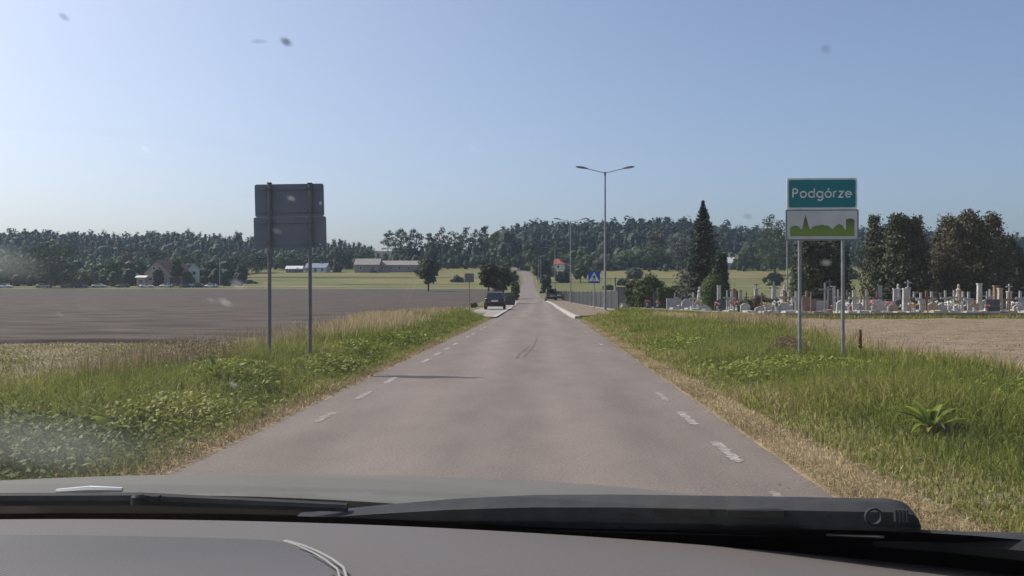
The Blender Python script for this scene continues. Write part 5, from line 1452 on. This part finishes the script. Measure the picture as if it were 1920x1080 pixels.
def big_plant(name, label, u, Y, n, ln, wd, seed, up=.7, tall=None):
    """rosette of long leaves, each leaf a bent blade with a midrib fold"""
    x = float(ux(u, Y)); s = empty(name, (x, Y, gz(x, Y))); tag(s, label, 'plant')
    g = random.Random(seed)
    for i in range(n):
        a = g.uniform(0, 6.283); L_ = ln * g.uniform(.6, 1.15); e0 = g.uniform(.5, 1.25) * up + .25; v, f = [], []
        m = 6; px, pz, e = 0.0, .02, e0
        for k in range(m + 1):
            t = k / m; w = wd * math.sin(math.pi * min(1, .12 + t * .88)) * (1 if k < m else .05) + .004
            c, s_ = math.cos(a), math.sin(a)
            for sd, dz in ((-1, .25), (0, 0), (1, .25)):
                v.append((px * c - sd * w * s_ * .5, px * s_ + sd * w * c * .5, pz + abs(sd) * w * dz))
            px += L_ / m * math.cos(e); pz += L_ / m * math.sin(e); e -= (1.35 / m) * g.uniform(.7, 1.4)
        for k in range(m):
            q = 3 * k; f += [(q, q + 1, q + 4, q + 3), (q + 1, q + 2, q + 5, q + 4)]
        me = npmesh('leaf', v, f, LWEED, rnd=np.full(len(v), min(1, max(0, g.gauss(.55, .18)))), smooth=True)
        link('leaf', me, s)
    if tall:
        b = MB(); b.tube([(0, 0, 0), (.01, 0, tall * .5), (.0, .01, tall)], [.008, .007, .004], 6)
        for k in range(60):
            zz = tall * g.uniform(.5, 1.0); aa = g.uniform(0, 6.28); r_ = .026 * (1.25 - zz / tall); c = Vector((r_ * math.cos(aa), r_ * math.sin(aa), zz))
            b.box(c, (.022, .022, .03), aa)
        b.build('seed_stalk', M['dockbrown'], s)
    return s
M['dockbrown'] = mat('dock_seed_brown', (.10, .05, .03), .9)
big_plant('broad_leaf_plant', 'long leaved green plant spreading in the grass of the right verge', 1745, 7.6, 26, .40, .055, 1, .8)
big_plant('broad_leaf_plant', 'smaller long leaved plant at the right picture edge, right of the spreading green plant', 1893, 8.2, 14, .32, .05, 2, .7)
big_plant('burdock_plant', 'burdock with wide pale leaves at the left edge of the verge', 205, 7.3, 13, .26, .12, 3, .9)
big_plant('burdock_plant', 'dark burdock among the shaded weeds at the far left', 70, 7.0, 13, .28, .11, 4, .8)
big_plant('dock_plant', 'dry dock stalk with brown seeds right of the town sign', 1613, 15.2, 6, .22, .05, 5, .6, tall=.56)
big_plant('thistle_plant', 'dark leafy plant sticking up above the left verge grass', 405, 11.0, 16, .50, .05, 6, 1.15)

# clods on the right road edge: few and separate
def clods():
    me = []
    for k in range(4):
        g = random.Random(k); b = MB(); b.lathe([(.0, 0), (.8, .05), (1.0, .4), (.55, .8), (.0, .9)], n=7)
        b.v = [(p[0] * g.uniform(.7, 1.3), p[1] * g.uniform(.7, 1.3), p[2] * g.uniform(.7, 1.2)) for p in b.v]
        me.append(b.mesh('dirt_clod', M['clod']))
    g = random.Random(9)
    spots = [(1515, 880, .035), (1530, 878, .022), (1460, 852, .026), (1475, 857, .018), (1372, 793, .025), (1567, 903, .030), (1580, 915, .035), (1590, 925, .030), (1462, 910, .018), (1480, 916, .014), (1402, 815, .02), (1427, 828, .016), (1600, 932, .04), (1560, 894, .018)]
    for i, (u, v, r) in enumerate(spots):
        Y = CAMH * FPX / (v - V0); x = float(ux(u, Y)); o = link('dirt_clod', me[i % 4]); r0 = r; r = r * .75
        o.location = (x, Y, float(zb(Y)) - .002 if x < road_r(Y) else gz(x, Y)); o.scale = (r, r * 1.2, r * .7); o.rotation_euler = (0, 0, g.uniform(0, 6))
        k = sorted(spots, key=lambda q: -q[1]).index((u, v, r0))
        tag(o, ('nearest', 'second nearest', 'third nearest', 'fourth nearest', 'fifth nearest', 'sixth nearest', 'seventh nearest', 'eighth nearest', 'ninth nearest', 'tenth nearest', 'eleventh nearest', 'third farthest', 'second farthest', 'farthest')[k] + ' dark dirt clod lying on the right edge of the road', 'dirt clod', 'dirt clods along the right road edge')
M['clod'] = mat('dark_clod', (.06, .048, .04), .95, (.10, .08, .065), 20)
clods()

# ---------------------------------------------------------------- the car we look out of
XC = -.40
def y_base(x): return .87 - .30 * (x - XC) ** 2
def glass(x, s):
    """outer face of the windscreen; s = 0 at the base, 1 at the roof"""
    xx = XC + (x - XC) * (1 - .13 * s)
    return Vector((xx, y_base(x) - .74 * s - .03 * math.sin(math.pi * min(max(s, 0), 1)) * -1, 1.02 + .46 * s))
def glass_hit(u, v):
    dx, dz = (u - U0) / FPX, (V0 - v) / FPX
    lo, hi = .1, 1.4
    x, s = 0.0, .3
    for _ in range(60):
        p = glass(x, s); Y = p.y
        ex = dx * Y - p.x; ez = (CAMH + dz * Y) - p.z
        x += ex * .7; s += ez * .9
    return x, s, glass(x, s)

M['bonnet'] = mat('bonnet_paint', (.122, .113, .090), .5, (.135, .125, .102), 3, metal=.1, spec=.35, coat=.12)
M['dash'] = mat('dashboard_plastic', (.106, .097, .097), .62, (.124, .114, .114), 700, bump=.04, bscale=900, spec=.3)
M['headliner'] = mat('headliner_grey', (.35, .34, .33), .9)
def grille_mat():
    m = bpy.data.materials.new('speaker_grille_mesh'); m.use_nodes = True
    N = m.node_tree.nodes; L = m.node_tree.links; b = N['Principled BSDF']; b.inputs['Roughness'].default_value = .6
    tc = N.new('ShaderNodeTexCoord'); mp = N.new('ShaderNodeMapping'); mp.inputs['Rotation'].default_value = (0, 0, R(38)); mp.inputs['Scale'].default_value = (390, 390, 390)
    ck = N.new('ShaderNodeTexVoronoi'); ck.inputs['Scale'].default_value = 1.0; ck.inputs['Randomness'].default_value = 0.0
    L.new(tc.outputs['Object'], mp.inputs['Vector']); L.new(mp.outputs[0], ck.inputs['Vector'])
    r = N.new('ShaderNodeValToRGB'); r.color_ramp.elements[0].position = .30; r.color_ramp.elements[1].position = .42
    r.color_ramp.elements[0].color = (.02, .02, .022, 1); r.color_ramp.elements[1].color = (.085, .079, .081, 1)
    L.new(ck.outputs['Distance'], r.inputs[0]); L.new(r.outputs[0], b.inputs['Base Color'])
    return m
M['grille'] = grille_mat()

def windscreen_mat():
    m = bpy.data.materials.new('windscreen_glass'); m.use_nodes = True
    N = m.node_tree.nodes; L = m.node_tree.links
    for n_ in list(N):
        if n_.type != 'OUTPUT_MATERIAL': N.remove(n_)
    t = N.new('ShaderNodeBsdfTransparent'); t.inputs[0].default_value = (.96, .97, .96, 1)
    g = N.new('ShaderNodeBsdfGlossy'); g.inputs['Roughness'].default_value = .02
    d = N.new('ShaderNodeBsdfTranslucent'); d.inputs[0].default_value = (.75, .75, .72, 1)
    lw = N.new('ShaderNodeLayerWeight'); lw.inputs[0].default_value = .5
    pw = N.new('ShaderNodeMath'); pw.operation = 'POWER'; pw.inputs[1].default_value = 5; L.new(lw.outputs['Facing'], pw.inputs[0])
    fr = N.new('ShaderNodeMath'); fr.operation = 'MULTIPLY_ADD'; fr.inputs[1].default_value = .9; fr.inputs[2].default_value = .03; L.new(pw.outputs[0], fr.inputs[0])
    mx = N.new('ShaderNodeMixShader'); L.new(fr.outputs[0], mx.inputs[0]); L.new(t.outputs[0], mx.inputs[1]); L.new(g.outputs[0], mx.inputs[2])
    tc = N.new('ShaderNodeTexCoord'); n = N.new('ShaderNodeTexNoise'); n.inputs['Scale'].default_value = 9; n.inputs['Detail'].default_value = 3
    L.new(tc.outputs['Object'], n.inputs['Vector'])
    mr = N.new('ShaderNodeMapRange'); mr.inputs[1].default_value = .4; mr.inputs[2].default_value = .8; mr.inputs[3].default_value = .003; mr.inputs[4].default_value = .010
    L.new(n.outputs['Fac'], mr.inputs[0])
    m2 = N.new('ShaderNodeMixShader'); L.new(mr.outputs[0], m2.inputs[0]); L.new(mx.outputs[0], m2.inputs[1]); L.new(d.outputs[0], m2.inputs[2])
    L.new(m2.outputs[0], N['Material Output'].inputs['Surface'])
    return m
M['windscreen'] = windscreen_mat()
def soft_spot_mat(name, col, dens, transl=True):
    """soft edged spot: dirt or painted veil thins out towards its rim"""
    m = bpy.data.materials.new(name); m.use_nodes = True
    N = m.node_tree.nodes; L = m.node_tree.links
    for n_ in list(N):
        if n_.type != 'OUTPUT_MATERIAL': N.remove(n_)
    t = N.new('ShaderNodeBsdfTransparent')
    d = N.new('ShaderNodeBsdfTranslucent' if transl else 'ShaderNodeBsdfDiffuse'); d.inputs[0].default_value = (*col, 1)
    tc = N.new('ShaderNodeTexCoord'); vl = N.new('ShaderNodeVectorMath'); vl.operation = 'LENGTH'; L.new(tc.outputs['Object'], vl.inputs[0])
    mr = N.new('ShaderNodeMapRange'); mr.interpolation_type = 'SMOOTHSTEP'; mr.inputs[1].default_value = .15; mr.inputs[2].default_value = 1.0; mr.inputs[3].default_value = dens; mr.inputs[4].default_value = 0
    L.new(vl.outputs['Value'], mr.inputs[0])
    mx = N.new('ShaderNodeMixShader'); L.new(mr.outputs[0], mx.inputs[0]); L.new(t.outputs[0], mx.inputs[1]); L.new(d.outputs[0], mx.inputs[2])
    L.new(mx.outputs[0], N['Material Output'].inputs['Surface'])
    return m
M['dirt_dark'] = soft_spot_mat('insect_stain_dark', (.06, .05, .06), .62, False)
M['dirt_brown'] = soft_spot_mat('insect_stain_brown', (.25, .10, .09), .34, False)
M['dirt_faint'] = soft_spot_mat('insect_stain_faint', (.10, .10, .13), .22, False)
M['dirt_light'] = soft_spot_mat('dust_spot_pale', (.85, .87, .85), .10)
M['dirt_pale2'] = soft_spot_mat('dust_spot_faint', (.85, .87, .85), .045)

M['pale_veil'] = soft_spot_mat('pale_veil', (.85, .87, .85), .07)  # pale film: painted glass reflection lower left, plain paler patch at left edge

def own_car():
    s = empty('car', (XC, -.3, 0)); tag(s, 'car we look out of, grey dashboard, black wiper and bonnet along the bottom', 'car')
    inv = Matrix.Translation((-XC, .3, 0))
    def bld(mb, name, m, parent=None, smooth=False, bevel=0.0):
        mb.v = [tuple(inv @ Vector(p)) for p in mb.v]
        return mb.build(name, m, s if parent is None else parent, smooth, bevel)
    def surf(fn, us, vs_):
        mb = MB(); n = len(us)
        mb.add([fn(a, b) for b in vs_ for a in us], [(j * n + i, j * n + i + 1, (j + 1) * n + i + 1, (j + 1) * n + i) for j in range(len(vs_) - 1) for i in range(n - 1)])
        return mb
    lin = lambda a, b, n: [a + (b - a) * i / (n - 1) for i in range(n)]
    # bonnet: falls away towards the front and the wings
    def bz(x, y): return 1.041 - .06 * (y - .95) - .17 * (y - .95) ** 2 - .070 * (x - XC) ** 2 - .02 * max(0, abs(x - XC) - .45) ** 2 * 6 - max(0, y - 1.7) ** 2 * .35
    bld(surf(lambda x, y: (x, max(y, y_base(x) + .075) if y < .97 else y, bz(x, y)), lin(XC - .74, XC + .74, 41), lin(.80, 2.05, 36)), 'bonnet', M['bonnet'], smooth=True)
    for sg in (-1, 1):
        ws = MB(); rows = []
        for y in lin(.55, 2.05, 12):
            x0 = XC + sg * .742; z0 = bz(x0, max(y, .95)) - .004
            rows.append([(x0, y, z0), (x0 + sg * .05, y, z0 - .03), (x0 + sg * .09, y, z0 - .12), (x0 + sg * .10, y, .62)])
        ws.loft(rows, closed=False, cap=False); bld(ws, 'wing', M['bonnet'], smooth=True)
        w = MB().lathe([(.18, -.09), (.28, -.10), (.31, -.07), (.31, .07), (.28, .10), (.18, .09)], (XC + sg * .76, 1.55, .31), 20, 'x'); wh = bld(w, 'wheel', M['rubber'], smooth=True)
        bld(MB().lathe([(0, 0), (.17, .015), (.19, -.03), (0, -.03)], (XC + sg * .83, 1.55, .31), 14, 'x'), 'rim', M['rim'], wh)
        bld(MB().box((XC + sg * .60, 2.08, .565), (.30, .16, .13)), 'headlight', M['headlight'], bevel=.03)
        # windscreen pillar, door, roof rail
        g0, g1 = glass(XC + sg * .80, -.02), glass(XC + sg * .80, 1.02)
        bld(MB().tube([g0, g0.lerp(g1, .5), g1], [.045, .04, .038], 8), 'windscreen_pillar', M['bonnet'], smooth=True)
        bld(MB().box((XC + sg * .83, -.25, .66), (.06, 1.15, .64)), 'door', M['bonnet'], bevel=.02)
        bld(MB().tube([(XC + sg * .80, -.84, .95), (XC + sg * .68, -.90, 1.46)], .04, 6), 'door_pillar', M['bonnet'])
        bld(MB().box((XC + sg * .95, .38, 1.02), (.16, .09, .12)), 'mirror', M['black'], bevel=.03)
    bld(MB().box((XC, 2.12, .52), (1.5, .16, .34)), 'front_bumper', M['bonnet'], bevel=.05)
    bld(surf(lambda x, y: (x, y, 1.50 - .05 * ((x - XC) / .7) ** 2 - .02 * (y + .7) ** 2), lin(XC - .71, XC + .71, 9), lin(-1.7, .14, 9)), 'roof', M['bonnet'], smooth=True)
    # windscreen
    gl = bld(surf(lambda x, t: glass(x, t), lin(XC - .80, XC + .80, 25), lin(-.03, 1.0, 15)), 'windscreen', M['windscreen'], smooth=True)
    bld(surf(lambda x, t: glass(x, -.03 + t * (.128 + .065 * float(sstep(.0, .32, x)))) + Vector((0, -.003, -.004)), lin(XC - .80, XC + .80, 49), lin(0, 1, 5)), 'black_glass_band', M['frit'], gl, True)
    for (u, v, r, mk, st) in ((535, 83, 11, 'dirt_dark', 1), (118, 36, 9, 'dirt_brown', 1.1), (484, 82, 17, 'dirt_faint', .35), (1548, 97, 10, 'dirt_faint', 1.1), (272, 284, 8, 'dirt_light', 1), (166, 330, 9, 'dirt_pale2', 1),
                              (445, 536, 14, 'dirt_light', 1.15), (421, 570, 12, 'dirt_light', 1.2), (395, 566, 9, 'dirt_pale2', 1), (1549, 497, 10, 'dirt_light', 1), (545, 376, 8, 'dirt_light', 1), (518, 437, 9, 'dirt_pale2', 1), (145, 575, 5, 'dirt_pale2', 1), (110, 592, 7, 'dirt_pale2', 1.2), (437, 724, 9, 'dirt_light', 1.2), (888, 283, 12, 'dirt_pale2', 1), (1402, 410, 9, 'dirt_faint', 1), (80, 835, 185, 'pale_veil', .55), (-20, 490, 85, 'pale_veil', .7)):
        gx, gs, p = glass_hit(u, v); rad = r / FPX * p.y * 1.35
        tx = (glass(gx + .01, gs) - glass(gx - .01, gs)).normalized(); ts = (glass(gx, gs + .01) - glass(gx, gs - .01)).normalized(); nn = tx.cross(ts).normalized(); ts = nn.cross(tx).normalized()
        me = MB().add([(0, 0, 0)] + [(math.cos(2 * math.pi * k / 20), math.sin(2 * math.pi * k / 20), 0) for k in range(20)], [(0, 1 + k, 1 + (k + 1) % 20) for k in range(20)]).mesh('dirt_veil_spot', M[mk])
        o = link('dirt_veil_spot', me, gl); up = 1.15 * rad * st
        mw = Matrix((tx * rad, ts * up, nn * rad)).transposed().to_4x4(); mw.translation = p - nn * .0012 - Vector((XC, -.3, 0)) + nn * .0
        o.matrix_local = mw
    # cowl under the glass
    bld(surf(lambda x, t: (x, y_base(x) + .005 + .085 * t, 1.012 + .012 * t), lin(XC - .78, XC + .78, 33), [0, .5, 1]), 'cowl', M['black'], smooth=True)
    # passenger wiper: an airfoil blade holder with slots, and the arm
    prof = [(560, 965, 975), (640, 957, 978), (720, 949, 981), (850, 938, 985), (1000, 931, 989), (1150, 930, 992), (1300, 932, 995), (1450, 934, 998), (1600, 937, 1000), (1672, 938, 1000), (1698, 944, 1000), (1708, 956, 999), (1712, 972, 997), (1713, 988, 996)]
    rings = []
    for (u, vt, vb) in prof:
        _, _, p = glass_hit(u, (vt + vb) / 2); Y = p.y + .030
        a, b = at(u, vt, Y), at(u, vb, Y); c = (a + b) / 2; hh = (a.z - b.z) / 2
        rings.append([(c.x, Y - .012, c.z - hh), (c.x, Y - .014, c.z + hh * .55), (c.x, Y - .004, c.z + hh * .96), (c.x, Y + .006, c.z + hh), (c.x, Y + .022, c.z - hh * .2), (c.x, Y + .022, c.z - hh)])
    wp = bld(MB().loft(rings), 'wiper', M['wiper'], smooth=True)
    def onblade(u, v, dy=-.0172):
        _, _, p = glass_hit(u, 966); return at(u, v, p.y + .030 + dy)
    for (u0_, u1_, v0_, v1_) in ((1098, 1195, 953, 967), (1226, 1330, 954, 968), (1364, 1470, 957, 970)):
        mb = MB(); q = [onblade(u0_, v1_), onblade(u1_, v1_ + 1), onblade(u1_, v0_ + 1), onblade(u0_, v0_)]; q2 = [p + Vector((0, .006, 0)) for p in q]
        mb.add(q + q2, [(0, 1, 2, 3), (7, 6, 5, 4), (0, 4, 5, 1), (1, 5, 6, 2), (2, 6, 7, 3), (3, 7, 4, 0)]); bld(mb, 'blade_slot', M['frit'], wp)
    c = onblade(1637, 968); r_ = 17 / FPX * c.y
    ring = MB(); rr = [[(c.x + rad * math.cos(a), c.y + dy, c.z + rad * math.sin(a)) for a in [2 * math.pi * k / 20 for k in range(20)]] for rad, dy in ((r_, 0), (r_, -.003), (r_ * .78, -.003), (r_ * .74, 0))]
    ring.loft(rr, cap=False); bld(ring, 'hinge_cap', M['wiper'], wp)
    for k in range(4):
        mb = MB(); mb.box(onblade(1678 + 7 * k, 966) + Vector((0, -.001, 0)), (.0012, .003, .0085)); bld(mb, 'grip_rib', M['wiper'], wp)
    e = onblade(1510, 1003); mb = MB(); mb.tube([onblade(1550, 1003, -.02), onblade(1658, 1007, -.02)], .0012, 5); bld(mb, 'spring_clip', M['black'], wp)
    arm = MB(); arm.tube([onblade(1640, 1008, .0), onblade(1800, 1018, .0), onblade(2030, 1034, -.01)], [.007, .008, .011], 8); bld(arm, 'wiper_arm', M['wiper'], wp, True)
    # driver's wiper lying low on the left, with its pivot
    dv = MB(); dv.tube([glass_hit(-60, 951)[2] + Vector((0, .03, .0)), glass_hit(240, 950)[2] + Vector((0, .03, 0)), glass_hit(640, 964)[2] + Vector((0, .025, 0))], [.006, .006, .004], 8); dw = bld(dv, 'wiper', M['wiper'], smooth=True)
    p = glass_hit(238, 946)[2] + Vector((0, .022, .0)); bld(MB().lathe([(.006, -.005), (.006, .002), (.004, .004)], tuple(p), 12), 'pivot_cap', M['wiper'], dw, True)
    p = glass_hit(272, 945)[2] + Vector((0, .022, .0)); bld(MB().box(p, (.007, .007, .005)), 'pivot_nut', M['wiper'], dw)
    mb = MB(); mb.tube([glass_hit(55, 944)[2] + Vector((0, .045, .001)), glass_hit(120, 940)[2] + Vector((0, .045, .001)), glass_hit(185, 941)[2] + Vector((0, .045, .001))], [.0022, .0032, .0022], 6); bld(mb, 'bonnet_shine', M['white'], smooth=True)  # bonnet shine painted as a thin white rod
    # dashboard: a broad shelf whose far edge follows the glass
    ye = lambda x: y_base(x) - .080
    dsx = lin(XC - .80, XC + .80, 49)
    def dz_(x, t):
        y = ye(x) - t
        z = 1.06 - .03 * max(0, (.004 - t) / .004) ** 2 + .004 * math.sin(min(t / .3, 1) * math.pi) - max(0, t - .30) ** 2 * 3
        return (x, y, z)
    db = bld(surf(dz_, dsx, [-.0, .002, .004, .01, .02, .04, .06, .09, .13, .18, .24, .30, .34, .38, .42, .46]), 'dashboard', M['dash'], smooth=True)
    def dpt(u, v, dz=.0):
        Y = (CAMH - 1.0605) * FPX / (v - V0)
        for _ in range(5):
            x = float(ux(u, Y)); t = ye(x) - Y; zz = dz_(x, t)[2]; Y = (CAMH - zz) * FPX / (v - V0)
        return Vector((float(ux(u, Y)), Y, zz + dz))
    far = [dpt(u, v) for u, v in ((0, 1011), (130, 1012), (260, 1014), (400, 1017), (500, 1021), (528, 1025), (552, 1034), (578, 1048), (602, 1064), (622, 1080))]
    near_end = far[-1] + Vector((.03, -.10, .002))
    outl = [far[0] + Vector((-.55, -.02, 0))] + far + [near_end, far[0] + Vector((-.55, -.22, 0))]
    mb = MB(); v = [p + Vector((0, 0, .0035)) for p in outl]; w = [p + Vector((0, 0, -.012)) for p in outl]; n = len(v)
    mb.add(v + w, [tuple(range(n))] + [(i, n + i, n + (i + 1) % n, (i + 1) % n) for i in range(n)]); gr = bld(mb, 'speaker_grille', M['grille'], db)
    for off, rad in ((.004, .0007), (.0085, .0009)):
        pts = []
        for i, p in enumerate(far[5:] + [near_end]):
            d = Vector((1, .75, 0)).normalized(); pts.append(p + d * off * min(1, .35 + i * .25) + Vector((0, 0, .004)))
        bld(MB().tube(pts, rad, 6), 'trim_strip', M['trimlight'], gr, True)
    # steering wheel and column, below and left of the view
    sw = MB(); rr = []
    C0 = Vector((-.77, .22, .93)); ax = Vector((0, -.88, .47)).normalized(); e1 = Vector((1, 0, 0)); e2 = ax.cross(e1)
    for k in range(33):
        a = 2 * math.pi * k / 32; q = e1 * math.cos(a) + e2 * math.sin(a)
        rr.append([C0 + q * (.185 + .015 * math.cos(b)) + ax * .015 * math.sin(b) for b in [2 * math.pi * j / 8 for j in range(8)]])
    sw.loft(rr, cap=False); sw.box(C0, (.34, .04, .05)); sw.tube([C0, C0 - ax * .25], .03, 8); bld(sw, 'steering_wheel', M['black'], smooth=True)
    return s
M['trimlight'] = mat('trim_light_grey', (.28, .275, .27), .5)
own_car()

# ---------------------------------------------------------------- air
def haze():
    m = bpy.data.materials.new('haze_air'); m.use_nodes = True
    N = m.node_tree.nodes; L = m.node_tree.links
    for n_ in list(N):
        if n_.type != 'OUTPUT_MATERIAL': N.remove(n_)
    v = N.new('ShaderNodeVolumePrincipled'); v.inputs['Density'].default_value = HAZE; v.inputs['Color'].default_value = (.50, .74, 1.0, 1); v.inputs['Anisotropy'].default_value = .25
    L.new(v.outputs[0], N['Material Output'].inputs['Volume'])
    o = MB().box((0, 640, 40), (2840, 1360, 84)).build('haze', m)
    tag(o, kind='stuff')
if HAZE > 0: haze()
